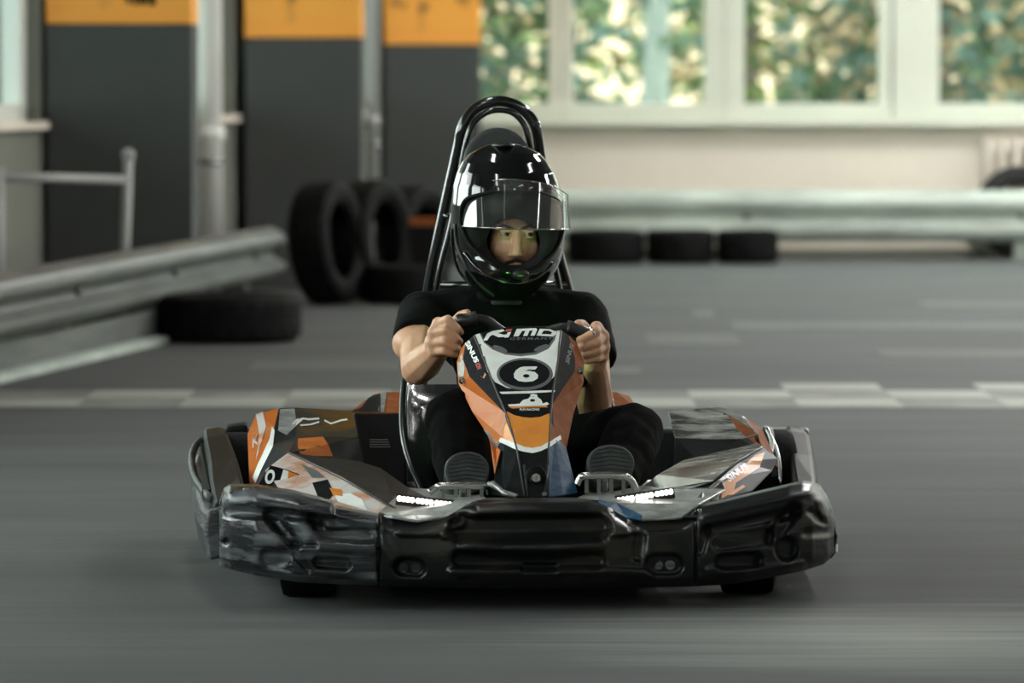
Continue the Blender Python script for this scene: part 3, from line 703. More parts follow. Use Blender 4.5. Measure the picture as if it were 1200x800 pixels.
# rear bumper
loft('rear_bumper', [[L(x, a, y_) for a, y_ in ((503, 1.72), (500, 1.80), (560, 1.82), (566, 1.72))] for x in (240, 300, 600, 880, 948)], [M['black']], kart, bevel=.008)

# ---------------- frame
pan = [(-.34, .12, .045), (.34, .12, .045), (.36, 1.1, .045), (.3, 1.6, .045), (-.3, 1.6, .045), (-.36, 1.1, .045)]
loft('floor_pan', [[Vector(p) for p in pan], [Vector(p) + Vector((0, 0, .006)) for p in pan]], [M['black_matte']], kart)
bm = bmesh.new()
for s in (-1, 1):
    add_tube(bm, [(s * .28, .1, .07), (s * .34, .6, .07), (s * .36, 1.2, .08), (s * .33, 1.7, .12)], .016, 8, 5); add_tube(bm, [(s * .62, .38, .11), (s * .30, .35, .07)], .014, 8)
add_tube(bm, [(-.33, 1.6, .12), (.33, 1.6, .12)], .016, 8); add_tube(bm, [(-.30, .35, .07), (.30, .35, .07)], .016, 8)
for s in (-1, 1): add_tube(bm, [(s * .3, .15, .07), (s * .3, .03, .13), (-s * .3, .03, .13)], .012, 8)
bmo('chassis_tube', bm, [M['tube_black']], kart, True)
tube('rear_axle', [(-.66, 1.42, .14), (.66, 1.42, .14)], .02, M['steel'], kart)

# ---------------- wheels
def wheel(pxc, yl, R, wd, steer=0):
    c = L(pxc, 500, yl); c.z = R
    h = wd / 2; r0 = R * .5
    prof = [(r0, -h * .8), (R * .8, -h * .98), (R * .95, -h * .9), (R, -h * .7), (R, h * .7), (R * .95, h * .9), (R * .8, h * .98), (r0, h * .8), (r0 * .98, 0)]
    mt = Matrix.Translation(c) @ Matrix.Rotation(steer, 4, 'Z')
    bm = lathe_bm(prof, 48, 'X'); bmesh.ops.transform(bm, matrix=mt, verts=bm.verts); t = bmo('tyre', bm, [M['rubber']], kart, True)
    s = t.modifiers.new('e', 'EDGE_SPLIT'); s.split_angle = .6
    prof = [(0.02, -h * .35), (r0 * .7, -h * .35), (r0 * .75, -h * .78), (r0, -h * .82), (r0 * 1.02, -h * .74), (r0 * .92, 0), (r0 * 1.02, h * .74), (r0, h * .82), (r0 * .75, h * .78), (r0 * .7, h * .35), (.02, h * .35)]
    bm = lathe_bm(prof, 32, 'X'); bmesh.ops.transform(bm, matrix=mt, verts=bm.verts); bmo('wheel_rim', bm, [M['steel']], t, True)
wheel(362, .34, .103, .125, -.10); wheel(876, .34, .103, .125, -.10); wheel(291, 1.40, .142, .16); wheel(893, 1.40, .142, .16)

# ---------------- left side pod (towards the scuffed bumper end)
P = [(290, 508, 1.10), (300, 485, 1.20), (327, 478, 1.24), (322, 498, 1.10), (317, 522, .96), (300, 567, .74), (292, 566, .80),   # 0-6 outer flank
     (345, 477, 1.25), (348, 511, 1.0), (338, 531, .74), (413, 481, 1.24), (420, 512, 1.0), (431, 562, .80), (312, 552, .66)]
fs = [(0, 1, 2, 3), (0, 3, 4, 5, 6), (2, 7, 8, 3), (3, 8, 9, 4), (7, 10, 11, 8), (8, 11, 12, 9), (4, 9, 13, 5)]
pod, bv = sheet('side_pod', P, fs, [M['orange'], M['dark_body'], M['brown_body'], M['black_print']], kart, [0, 0, 1, 1, 2, 1, 3], bevel=.004)
pod['label'] = 'scratched orange and brown side pod'
poly('print', [(328, 480), (345, 479), (348, 498), (336, 510), (326, 505)], M['deck'], pod, bv)
poly('print', [(300, 486), (308, 483), (312, 500), (300, 540), (304, 510)], M['pale_graphic'], pod, bv)
poly('print', [(349, 514), (378, 512), (384, 520), (390, 535), (352, 534), (349, 524)], M['orange'], pod, bv)
poly('print', [(296, 560), (302, 545), (316, 515), (319, 500), (322, 505), (320, 524), (306, 552), (300, 566)], M['white'], pod, bv, .0016)
def stroke(pts, w0):   # 2-D ribbon polygon along a path
    Q = [Vector(p) for p in pts]; A = []; B = []
    for i, p in enumerate(Q):
        t = (Q[min(i + 1, len(Q) - 1)] - Q[max(i - 1, 0)]).normalized(); n = Vector((-t.y, t.x)) * w0 * .5
        A.append((p + n)[:]); B.append((p - n)[:])
    return A + B[::-1]
poly('lettering', stroke([(343, 498), (349, 491), (346, 499), (355, 491), (362, 492), (374, 491)], 2.2), M['white'], pod, bv, .0018)
poly('lettering', stroke([(352, 499), (364, 498), (374, 495)], 1.8), M['white'], pod, bv, .0018)
poly('lettering', stroke([(380, 493), (388, 497), (400, 493), (407, 492)], 2.0), M['white'], pod, bv, .0018)
words('lettering', 'K', (296, 512), (304, 508), (304, 520), (296, 526), M['pale_graphic'], pod, bv, .0018)
# the long wedge in front of the pod
P = [(312, 550, .62), (338, 530, .72), (400, 560, .5), (468, 600, .15), (442, 604, .14), (330, 578, .48), (420, 540, .76), (446, 548, .7), (480, 572, .42), (502, 583, .22), (296, 572, .66), (318, 545, .68)]
wd_, bw = sheet('front_fender', P, [(11, 1, 2, 5, 0), (2, 3, 4, 5), (1, 6, 7, 2), (2, 7, 8, 3), (8, 9, 3), (10, 11, 0, 5)], [M['pale_graphic'], M['dark_body'], M['black_print']], kart, [0, 0, 1, 1, 1, 2], bevel=.003)
wd_['label'] = 'fender with worn white and orange graphics'
poly('print', [(366, 566), (384, 562), (392, 578), (384, 588), (374, 586)], M['black_print'], wd_, bw)
poly('print', [(352, 543), (372, 552), (382, 560), (366, 560)], M['grey_print'], wd_, bw)
poly('print', [(392, 580), (410, 578), (424, 585), (430, 598), (396, 588)], M['white'], wd_, bw, .0010)
poly('print', [(386, 572), (400, 574), (402, 582), (390, 580)], M['orange_flat'], wd_, bw, .0016)
inn, bi = sheet('inner_panel', [(300, 572, .56), (317, 545, .56), (336, 550, .56), (352, 556, .56), (346, 578, .54)], [(0, 1, 2, 3, 4)], [M['black_print']], kart, t=.003)
poly('print', [(338, 552), (351, 557), (345, 577), (335, 576)], M['orange_flat'], inn, bi); poly('print', [(332, 550), (338, 552), (335, 576), (325, 575)], M['white'], inn, bi)
words('lettering', 'O', (313, 549), (324, 551), (320, 568), (309, 566), M['white'], inn, bi, .0022, .04)
tube('fender_edge', [L(338, 530, .715), L(400, 559, .495), L(468, 599, .145)], .003, M['black'], wd_)
# ---------------- right side pod
P = [(783, 482, 1.2), (843, 476, 1.25), (868, 486, 1.2), (888, 509, 1.0), (868, 516, .97), (792, 513, 1.0), (884, 524, .86), (820, 542, .85), (789, 566, .8),
     (892, 500, 1.15), (906, 530, .95), (912, 548, .85), (893, 524, .84)]
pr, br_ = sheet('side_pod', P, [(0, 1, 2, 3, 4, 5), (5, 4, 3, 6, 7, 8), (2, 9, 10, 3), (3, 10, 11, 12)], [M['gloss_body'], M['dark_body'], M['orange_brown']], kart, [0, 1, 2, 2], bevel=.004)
pr['label'] = 'glossy dark side pod with an orange flash'
poly('print', [(834, 515), (868, 517), (884, 512), (886, 522), (850, 531), (822, 536)], M['orange'], pr, br_)
poly('print', [(846, 478), (854, 480), (886, 508), (870, 513), (862, 500)], M['orange_brown'], pr, br_)
poly('print', [(830, 478), (843, 477), (872, 489), (884, 505), (866, 494), (848, 484)], M['deck'], pr, br_, .0018)
P = [(744, 578, .32), (770, 556, .6), (800, 539, .76), (888, 519, .82), (895, 524, .76), (865, 540, .62), (838, 563, .38), (760, 584, .25), (912, 537, .72), (905, 551, .66), (882, 575, .50), (820, 592, .18), (822, 580, .24)]
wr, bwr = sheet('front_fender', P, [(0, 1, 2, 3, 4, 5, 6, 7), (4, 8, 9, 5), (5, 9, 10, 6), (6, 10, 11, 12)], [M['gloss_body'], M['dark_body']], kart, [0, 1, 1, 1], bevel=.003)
wr['label'] = 'glossy dark fender with an orange band'
poly('print', [(846, 568), (884, 534), (896, 530), (890, 548), (862, 566), (858, 582), (845, 585)], M['orange_flat'], wr, bwr)
poly('print', [(822, 584), (842, 566), (844, 572), (843, 586), (822, 591)], M['pale_graphic'], wr, bwr, .0010)
words('lettering', 'SiNUS', (850, 558), (872, 543), (877, 549), (854, 566), M['white'], wr, bwr, .0022, .03)
tube('fender_edge', [L(893, 524, .755), L(865, 540, .615), L(838, 563, .375)], .003, M['black'], wr)
# lower fittings by the right rear wheel
tube('brace', [L(898, 545, 1.15), L(905, 520, 1.2), L(899, 503, 1.25)], .006, M['chrome'], kart, n=4); tube('brace', [L(915, 566, 1.1), L(912, 532, 1.2), L(903, 508, 1.3)], .004, M['chrome'], kart, n=4)
loft('wheel_cover', [[L(893, 497, 1.3), L(905, 504, 1.3), L(918, 560, 1.25), L(900, 565, 1.25)], [L(893, 497, 1.5), L(910, 502, 1.5), L(920, 560, 1.5), L(900, 565, 1.5)]], [M['black']], kart, bevel=.01)
loft('wheel_cover', [[L(264, 500, 1.5), L(291, 497, 1.5), L(292, 540, 1.5), L(264, 540, 1.5)], [L(264, 497, 1.62), L(291, 493, 1.62), L(292, 540, 1.62), L(264, 540, 1.62)]], [M['black_matte']], kart, bevel=.01)
# engine box and tank cover behind
eb = loft('engine_box', [[L(x, 484, y_) for x, y_ in ((414, 1.25), (477, 1.25), (477, 1.6), (414, 1.6))], [L(x, 575, y_) for x, y_ in ((430, 1.1), (477, 1.1), (477, 1.6), (430, 1.6))]], [M['black_matte']], kart, bevel=.006)
bm = bmesh.new()
for k in range(4): add_tube(bm, [L(433, 515 + 2.8 * k, 1.16), L(455 + k * .8, 515 + 2.8 * k, 1.16)], .0014, 6)
bmo('cooling_slot', bm, [M['steel']], eb)
P = [(410, 482, 1.3), (437, 462, 1.5), (452, 459, 1.5), (476, 459, 1.5), (477, 483, 1.3), (442, 484, 1.3)]
ec, be = sheet('engine_cover', P, [(0, 1, 2, 5), (5, 2, 3, 4)], [M['dark_body'], M['orange_brown']], kart, [1, 1], bevel=.003); ec['label'] = 'orange engine cover'
poly('print', [(432, 466), (446, 461), (446, 483), (420, 483)], M['dark_body'], ec, be)
poly('print', [(446, 461), (453, 460), (450, 483), (443, 483)], M['deck'], ec, be)
P = [(706, 460, 1.5), (722, 459, 1.5), (738, 464, 1.5), (748, 480, 1.3), (700, 480, 1.3)]
sheet('tank_cover', P, [(0, 1, 2, 3, 4)], [M['orange_brown']], kart, t=.01, bevel=.003)[0]['label'] = 'orange tank cover'

# ---------------- nose deck with the two led strips
def deck(P, faces, leds, n, lab):
    d, b_ = sheet('headlight_panel', P, faces, [M['deck'], M['dark_body']], kart, [1] + [0] * (len(faces) - 1), t=.006, bevel=.002)
    d['label'] = lab
    (x0, y0_), (x1, y1_), yl = leds
    hb = bmesh.new(); A = L(x0 - 4, y0_ + 1, yl); B = L(x1 + 4, y1_ + 1, yl); 
    add_tube(hb, [A, B], .012, 8); bmo('light_housing', hb, [M['black']], d)
    for k in range(n):
        t = (k + (k // 4) * .35) / (n - 1 + ((n - 1) // 4) * .35); q = L(x0 + (x1 - x0) * t, y0_ + (y1_ - y0_) * t, yl - .012)
        bm = bmesh.new(); bmesh.ops.create_uvsphere(bm, u_segments=10, v_segments=6, radius=.0056, matrix=Matrix.Translation(q) @ Matrix.Diagonal((1.0, .8, 1.1, 1))); bmo('led', bm, [M['led']], d, True)
P = [(425, 573, .55), (478, 571, .50), (560, 577, .42), (572, 584, .16), (552, 588, .10), (525, 604, .06), (490, 609, .05), (460, 604, .06), (440, 603, .12), (462, 583, .30)]
deck(P, [(0, 1, 9), (9, 1, 2, 3, 4), (9, 4, 5, 6, 7, 8)], ((468, 584), (527, 591), .145), 12, 'left nose deck with a strip of lit led lights')
P = [(676, 583, .16), (690, 576, .42), (760, 568, .45), (846, 560, .45), (850, 573, .30), (820, 590, .10), (798, 606, .06), (752, 609, .05), (738, 603, .06), (712, 589, .10)]
deck(P, [(2, 3, 4), (0, 1, 2, 4, 9), (9, 4, 5, 6, 7, 8)], ((725, 586), (786, 576), .17), 12, 'right nose deck with a strip of lit led lights')
b3, bb3 = sheet('nose_panel', [(552, 588, .09), (572, 583, .16), (676, 583, .16), (712, 588, .09), (700, 586, .085), (560, 586, .085)], [(0, 1, 2, 3, 4, 5)], [M['black']], kart, t=.01)
blue, _ = sheet('nose_corner', [(701, 585, .085), (722, 589, .09), (752, 603, .05), (752, 609, .040), (735, 606, .040), (712, 595, .045)], [(0, 1, 2, 3, 4, 5)], [M['blue']], kart, t=.004); blue['label'] = 'blue corner of the nose'
loft('fender_tip', [[L(800, 606, .05), L(822, 575, .22), L(826, 578, .22), L(822, 606, .05)], [L(802, 612, .08), L(822, 588, .26), L(827, 590, .26), L(824, 612, .08)]], [M['bumper']], kart, bevel=.004)

# ---------------- steering fairing
def Dp(py): return .18 + (580 - py) / 195 * .5
rows = []
RW = [  # (py, px, extra depth) per column: oL mL cL c1 c2 c3 cR mR oR
 [(540, 408, .09), (546, 400, .045), (556, 392, 0), (580, 385, 0), (607, 381.5, 0), (635, 382.5, 0), (657, 386, 0), (666, 392, .045), (676, 401, .09)],
 [(535, 424, .14), (542, 420, .055), (569, 425, 0), (588, 424, 0), (610, 423, 0), (633, 421, 0), (654, 419, 0), (674, 420, .055), (685, 424, .13)],
 [(537, 449, .14), (550, 441, .055), (583, 460, 0), (600, 460, 0), (616, 459, 0), (632, 458, 0), (648, 456, 0), (674, 434, .055), (684, 448, .13)],
 [(553, 482, .13), (592, 483, .012), (595, 488, 0), (608, 488, 0), (620, 488, 0), (633, 488, 0), (645, 487, 0), (647, 474, .012), (672, 486, .12)],
 [(582, 525, .10), (590, 512, .04), (606, 526, 0), (615, 528, 0), (624, 529, 0), (634, 528, 0), (643, 525, 0), (650, 510, .04), (664, 525, .10)],
 [(577, 579, .05), (592, 581, .02), (614, 582, 0), (621, 582, 0), (628, 582, 0), (636, 582, 0), (643, 582, 0), (660, 580, .02), (677, 577, .05)]]
P = []; fs = []; mi = []
for r_ in RW:
    for a, b_, c_ in r_: P.append((a, b_, Dp(b_) + c_))
for i in range(5):
    for j in range(8):
        fs.append((i * 9 + j, i * 9 + j + 1, (i + 1) * 9 + j + 1, (i + 1) * 9 + j))
        if j in (0, 7) and i < 4: mi.append(1 if j == 0 else 2)
        elif j in (6, 7) and i == 4: mi.append(3)
        else: mi.append(0)
fair, bf = sheet('front_fairing', P, fs, [M['black_print'], M['orange'], M['orange_brown'], M['blue']], kart, mi, t=.005, bevel=.0015)
fair['label'] = 'tall black, white and orange front fairing'
ca = lambda *k, **q: poly('print', *k, **q)
bib = [(556, 393), (562, 391), (567, 402), (577, 410), (592, 416), (610, 418), (628, 416), (643, 409), (650, 399), (653, 388), (658, 388), (656, 405), (653, 425), (650, 441), (643, 448), (628, 455), (611, 457), (594, 455), (580, 448), (572, 436), (563, 412)]
poly('print', [(553, 392), (563, 390), (569, 402), (579, 408), (594, 413.5), (610, 415), (627, 413), (642, 406), (648, 397), (651, 387), (655, 387), (650, 410), (640, 420), (610, 424), (580, 418), (564, 406)], M['grey_print'], fair, bf, .0010)
poly('print', bib, M['white'], fair, bf, .0015)
poly('print', ell(615, 439, 33, 19, 48), M['grey_print'], fair, bf, .0020)
poly('print', ell(614.5, 438.5, 29.5, 16, 48), M['black_print'], fair, bf, .0026)
SIX = [(629, 430.6), (629.5, 431.6), (627, 434.2), (619, 434.4), (615, 436.2), (620, 435.8), (627, 437.2), (630.5, 440.6), (630, 444.6), (624.5, 448), (616, 448.8), (607.5, 447.6), (602.5, 444), (602, 439.4), (604.5, 435), (609.5, 431.6), (615, 430.6)]
poly('race_number', SIX, M['white'], fair, bf, .0034, pitch=14); poly('race_number', ell(616.6, 442, 3.8, 2.1, 20), M['black_print'], fair, bf, .0042)
poly('print', [(585, 459.6), (620, 458.4), (650, 457.5), (649, 459.6), (620, 461.4), (588, 462)], M['white'], fair, bf, .0015)
ar = lambda pts: [(x, y) for x, y in pts]
poly('print', ell(586, 409, 9, 2.6, 20, .38), M['grey_print'], fair, bf, .0016); poly('print', ell(634, 408, 9, 2.6, 20, -.38), M['grey_print'], fair, bf, .0016)
# maker lettering in slanted strokes, top of the fairing
for pts in ([(566, 400), (571, 391.5), (577, 388.8), (589, 386.5), (591.5, 388.5), (587, 390), (583.5, 391), (590, 393), (594, 392.6), (593, 395.6), (584, 396), (577.5, 393), (574, 395), (571, 399.5)],
            [(595, 390.2), (599, 389.8), (596, 396), (591, 396.6)],
            [(601.5, 395), (605.5, 386.2), (628, 385.2), (629.5, 387), (626.5, 394), (621.5, 394.2), (624.2, 388), (620.5, 388.2), (618, 394.3), (613, 394.5), (615.6, 388.4), (611.8, 388.7), (607.5, 394.9)]):
    poly('lettering', pts, M['white'], fair, bf, .0024, pitch=14)
o_out = [(628.5, 394), (632.5, 386), (644, 386.4), (652.5, 389.5), (651.5, 392.5), (648, 395.2), (638, 394.6)]
o_in = [(634.5, 392.2), (637, 388.2), (643, 388.4), (647, 390), (645.5, 392.6), (640, 392.3), (636, 392.2)]
drape('lettering', o_out + o_in, [(i, (i + 1) % 7, 7 + (i + 1) % 7, 7 + i) for i in range(7)], M['white'], fair, bf, .0024, pitch=14)
poly('lettering', [(593, 386.7), (600.5, 386), (599, 389.2), (592, 389.6)], M['red_print'], fair, bf, .0024)
words('lettering', 'GERMANY', (598, 396.2), (648, 395.8), (648, 398.6), (597, 399.2), M['grey_print'], fair, bf, .0024, .03, 1.3)
words('lettering', 'SiNUS', (550.5, 398.5), (562.5, 424), (557, 426), (545.5, 403), M['white'], fair, bf, .0024, .04)
words('lettering', 'iON', (563, 425), (565.5, 431.5), (560, 433.5), (557.5, 427), M['red_print'], fair, bf, .0024, .04)
words('lettering', 'SiNUS', (661.5, 424), (667, 402), (671, 404), (666, 428), M['grey_print'], fair, bf, .0024, .04)
# small kart driver emblem
em = fair
poly('emblem', [(609, 473.5), (613, 469.5), (619, 467.8), (621, 465.5), (630, 466), (634, 469), (636, 473), (630, 475.5), (616, 476)], M['white'], em, bf, .0024, pitch=14)
poly('emblem', [(621, 463.5), (624, 462.4), (629, 463), (630, 465.6), (627.5, 467), (625.5, 465.2), (622, 465.6)], M['white'], em, bf, .0024, pitch=14)
poly('emblem', ell(624, 470.2, 3, 1.7, 16), M['black_print'], em, bf, .0030)
poly('emblem', [(595.5, 474.8), (610, 473.8), (636, 473.6), (641, 472), (643.5, 474.4), (640, 476), (600, 477.2), (596, 477)], M['white'], em, bf, .0026, pitch=14)
poly('emblem', [(596, 477.6), (640, 476.4), (642.5, 478.2), (620, 478.4), (600, 479.6)], M['orange_flat'], em, bf, .0028, pitch=14)
words('lettering', 'FUN RACING', (609, 479.4), (632, 479.2), (632, 481.8), (609, 482), M['white'], em, bf, .0026, .03)
# orange bowl with its white rim
poly('print', [(594, 482.5), (603, 487), (613, 489.4), (622, 490), (633, 489), (643, 485), (644, 486), (643, 518), (634, 524), (622, 526), (612, 524), (604, 520), (595, 492)], M['orange_flat'], fair, bf, .0016)
poly('print', [(585, 512), (596, 516), (606, 520.5), (614, 524), (624, 525.5), (634, 523.5), (643, 518), (656, 510), (657, 515), (644, 524), (634, 529), (624, 531.5), (612, 529.5), (602, 526), (586, 518)], M['white'], fair, bf, .0020)
poly('print', [(592, 488), (604, 521), (590, 514), (586, 505)], M['orange_flat'], fair, bf, .0012)
poly('print', [(642, 519), (644, 492), (648, 500), (655, 511)], M['orange_brown'], fair, bf, .0012)
poly('print', [(536, 412), (541, 409), (545, 432), (543, 444), (537, 440)], M['pale_graphic'], fair, bf, .0010)
poly('print', [(588, 496), (592, 486), (594, 492), (586, 516), (581, 520)], M['pale_graphic'], fair, bf, .0018)
poly('print', [(568, 508), (576, 504), (586, 520), (582, 526), (578, 520)], M['grey_print'], fair, bf, .0018)
poly('print', [(578, 535), (583, 524), (587, 528), (580, 556), (577, 556)], M['orange'], fair, bf, .0014)
for p in ([(556, 393), (569, 426), (583, 461), (595, 489), (606, 527), (615, 581)], [(657, 387), (654, 420), (648, 457), (645, 488), (643, 526), (642, 581)]):
    Q = [L(a, b_, Dp(b_) - .001) for a, b_ in p]; tube('seam', Q, .0022, M['black'], fair, seg=6)
for (a, b_, e_) in ((542, 445, .10), (679.5, 434, .085)): disc_on('bolt', a, b_, Dp(b_) + e_ - .004, .0085, .01, M['chrome'], fair, axis=(0, -1, .4))
c = L(628, 562, .20)
bm = bmesh.new(); bmesh.ops.create_uvsphere(bm, u_segments=20, v_segments=12, radius=.024, matrix=Matrix.Translation(L(628, 561, .222)) @ Matrix.Diagonal((1, .25, 1.25, 1))); bmo('bolt_recess', bm, [M['black_matte']], fair, True)
disc_on('bolt', 628, 561, .205, .012, .014, M['chrome'], fair, axis=(0, -1, .5)); disc_on('bolt', 638, 579, .175, .006, .006, M['chrome'], fair)
for pts in ([(614, 545), (619, 582)], [(642, 545), (639, 582)]): tube('rib', [L(a, b_, Dp(b_) - .003) for a, b_ in pts], .003, M['dark_body'], fair)
tube('brace', [L(577, 566, .2), L(590, 577, .15), L(603, 583, .14)], .006, M['steel'], kart)

# ---------------- steering wheel, pedals, seat, hoop
wc = L(612, 430, .84)
ax = Vector((0, -.80, .60)).normalized(); U = Vector((1, 0, 0)); Vv = ax.cross(U).normalized()
SWP = {}
WP = [(538, 378, .80), (547, 375, .79), (560, 374.5, .79), (572, 377, .79), (584, 386, .79), (596, 393, .79), (612, 396, .79), (632, 394, .79), (648, 387, .79), (664, 384.5, .79), (680, 389, .79), (693, 397, .80),
      (697, 412, .82), (692, 436, .85), (668, 456, .87), (640, 466, .875), (612, 468, .875), (580, 464, .875), (552, 452, .87), (537, 428, .85), (533, 398, .82)]
pts = catmull([L(*p) for p in WP] + [L(*WP[0])], 4)[:-1]
sw = tube('steering_wheel', pts, .013, M['black'], kart, closed=True, seg=12)
bm = bmesh.new()
for t in (0, PI, -PI / 2): add_tube(bm, [wc, {0: L(692, 434, .85), PI: L(538, 430, .85), -PI / 2: L(612, 467, .875)}[t]], .010, 8)
add_tube(bm, [wc, L(628, 560, .45)], .012, 8); bmo('spoke', bm, [M['black']], sw, True)
dm = L(628, 391, .795); dr = Matrix.Rotation(-.35, 3, 'X')
bm = bmesh.new(); add_box(bm, dm, (.10, .014, .034), dr); add_tube(bm, [dm, L(622, 398, .80)], .008, 8); dsp = bmo('display_case', bm, [M['black']], sw, bevel=.003)
bm = bmesh.new(); add_box(bm, dm + dr @ Vector((0, .0085, 0)), (.088, .003, .026), dr); bmo('display', bm, [M['led_green']], dsp)
tube('grip', [L(538, 377, .80), L(548, 375, .79), L(558, 374, .79)], .0185, M['black'], sw, n=3)
tube('grip', [L(664, 384, .79), L(678, 388, .79), L(692, 396, .79)], .018, M['black'], sw, n=3)
for s, pp in ((0, [(503, 577, .24), (512, 571, .24), (520, 569, .235), (566, 569, .235), (572, 571, .24), (574, 578, .25)]), (1, [(676, 568, .24), (680, 560, .24), (688, 557, .235), (724, 557, .235), (738, 561, .24), (745, 573, .25)])):
    pd = tube('pedal', [L(*p) for p in pp], .008, M['chrome'], kart, n=5)
    x0, y0_, _ = pp[1]; x1 = pp[4][0]
    bm = bmesh.new()
    for k in range(4): t = (k + .5) / 4; a = L(x0 + (x1 - x0) * t, y0_ + 3, .245); add_box(bm, a + Vector((0, 0, -.012)), (.008, .006, .03))
    add_tube(bm, [L((x0 + x1) / 2, y0_ + 2, .25), L((x0 + x1) / 2, y0_ + 20, .30)], .007, 8); bmo('pedal_arm', bm, [M['steel']], pd)
tube('pedal_plate', [L(572, 566, .22), L(590, 576, .20), L(606, 581, .18)], .005, M['steel'], kart)
# seat shell
rings = []
for py, wpx, yf, yb in ((452, 118, 1.18, 1.42), (480, 122, 1.10, 1.38), (515, 124, 1.0, 1.34), (550, 118, .92, 1.28), (585, 105, .86, 1.2)):
    cxp = 592 + (py - 452) * .07; ring = []
    for k in range(17):
        t = PI * k / 16; ring.append(L(cxp - wpx * math.cos(t), py - (6 if k in (0, 16) else 0), yf + (yb - yf) * math.sin(t) ** .7))
    rings.append(ring)
V = [v for r_ in rings for v in r_]; F = []
for i in range(4):
    for k in range(16): F.append((i * 17 + k, i * 17 + k + 1, (i + 1) * 17 + k + 1, (i + 1) * 17 + k))
F.append(tuple(range(4 * 17, 5 * 17)))
seat = mesh('seat', V, F, [M['seat']], kart, smooth=True, solid=.008)
tube('seat_edge', [r_[0] for r_ in rings] + [L(500, 590, .84)], .008, M['seat'], seat, n=5); tube('seat_edge', [r_[16] for r_ in rings], .008, M['seat'], seat, n=5)
# roll hoop
hp = [(486, 452, 1.60), (503, 333, 1.56), (521, 245, 1.53), (537, 172, 1.50), (541, 152, 1.49), (549, 136, 1.49), (563, 124, 1.49), (585, 118.5, 1.49), (606, 124, 1.49), (621, 137, 1.49), (629, 153, 1.49), (633, 180, 1.5), (642, 235, 1.53), (655, 300, 1.56), (667, 345, 1.58), (690, 452, 1.62)]
hoop = tube('roll_hoop', [L(*p) for p in hp], .0135, M['tube_black'], kart, n=6, seg=16)
hq = [(497, 452, 1.54), (512, 335, 1.51), (529, 262, 1.49), (540, 200, 1.48), (548, 160, 1.47), (556, 143, 1.47), (570, 132, 1.47), (586, 129, 1.47), (602, 133, 1.47), (614, 146, 1.47), (620, 165, 1.47), (628, 205, 1.48), (640, 270, 1.5), (655, 335, 1.53), (672, 440, 1.55)]
tube('inner_hoop', [L(*p) for p in hq], .0075, M['tube_black'], hoop, n=6, seg=12)
tube('cross_bar', [L(508, 334, 1.55), L(664, 334, 1.56)], .010, M['tube_black'], hoop); tube('cross_bar', [L(519, 252, 1.53), L(527, 254, 1.5)], .007, M['tube_black'], hoop)
bm = bmesh.new(); add_box(bm, L(545, 196, 1.48), (.03, .012, .05)); bmo('hoop_bracket', bm, [M['pad']], hoop, bevel=.003)
bm = bmesh.new(); c0 = L(583, 190, 1.43); bmesh.ops.create_cone(bm, segments=48, radius1=.083, radius2=.083, depth=.05, cap_ends=True, matrix=Matrix.Translation(c0) @ Matrix.Rotation(PI / 2 - .12, 4, 'X'))
add_box(bm, c0 + Vector((0, 0, -.14)), (.165, .05, .28)); bmo('headrest', bm, [M['pad']], kart, bevel=.01)

# ================================================================== DRIVER
SEATP = L(606, 560, 1.15); SEATP.z = .05
person = thing('person', 'driver in a black helmet with raised clear visor, black T-shirt and trousers, gripping the wheel', 'person', (KM @ SEATP)[:], YAW)
OFF[person.name] = SEATP.copy()

def cap(bm, a, ra, b_, rb, sub=2):
    """tapered capsule: hull of two balls"""
    t = bmesh.new()
    for p, r_ in ((a, ra), (b_, rb)): bmesh.ops.create_icosphere(t, subdivisions=sub, radius=r_, matrix=Matrix.Translation(p))
    h = bmesh.ops.convex_hull(t, input=t.verts[:]); bad = [g for g in h['geom_interior'] if isinstance(g, bmesh.types.BMVert)]
    bmesh.ops.delete(t, geom=bad, context='VERTS')
    me = bpy.data.meshes.new('t'); t.to_mesh(me); t.free(); bm.from_mesh(me); bpy.data.meshes.remove(me)
def chain(bm, P, sub=2):
    for (a, ra), (b_, rb) in zip(P, P[1:]): cap(bm, a, ra, b_, rb, sub)
def blob(bm, c, s, rot=None, sub=3):
    bmesh.ops.create_icosphere(bm, subdivisions=sub, radius=1, matrix=Matrix.Translation(c) @ (rot.to_matrix().to_4x4() if rot else Matrix.Identity(4)) @ Matrix.Diagonal((*s, 1)))
def skinit(name, bm, mat, parent, voxel, smooth_it=4, disp=None):
    o = bmo(name, bm, [mat], parent, True)
    r_ = o.modifiers.new('r', 'REMESH'); r_.mode = 'VOXEL'; r_.voxel_size = voxel; r_.use_smooth_shade = True
    s = o.modifiers.new('s', 'SMOOTH'); s.factor = .5; s.iterations = smooth_it
    if disp:
        tx = bpy.data.textures.new('folds', 'CLOUDS'); tx.noise_scale = disp[0]; tx.noise_depth = 2
        d = o.modifiers.new('d', 'DISPLACE'); d.texture = tx; d.strength = disp[1]; d.mid_level = .5; d.texture_coords = 'LOCAL'
    # bake so the figure is one plain mesh
    dg = bpy.context.evaluated_depsgraph_get(); me = bpy.data.meshes.new_from_object(o.evaluated_get(dg)); old = o.data
    o.modifiers.clear(); o.data = me; me.name = name; bpy.data.meshes.remove(old); me.shade_smooth()
    return o

shL = L(497, 368, 1.22); shR = L(682, 368, 1.22)
elL = L(489, 432, .98); wrL = L(514, 408, .80)
elR = L(697, 478, 1.02); wrR = L(697, 428, .83)
neck = L(595, 345, 1.24); pelv = L(606, 545, 1.20); chest = L(592, 400, 1.27)
head = L(600, 262, 1.17)
hipL = L(570, 548, 1.14); hipR = L(645, 548, 1.14)
knL = L(538, 493, .66); knR = L(744, 508, .70)
anL = L(545, 572, .43); anR = L(718, 566, .43)

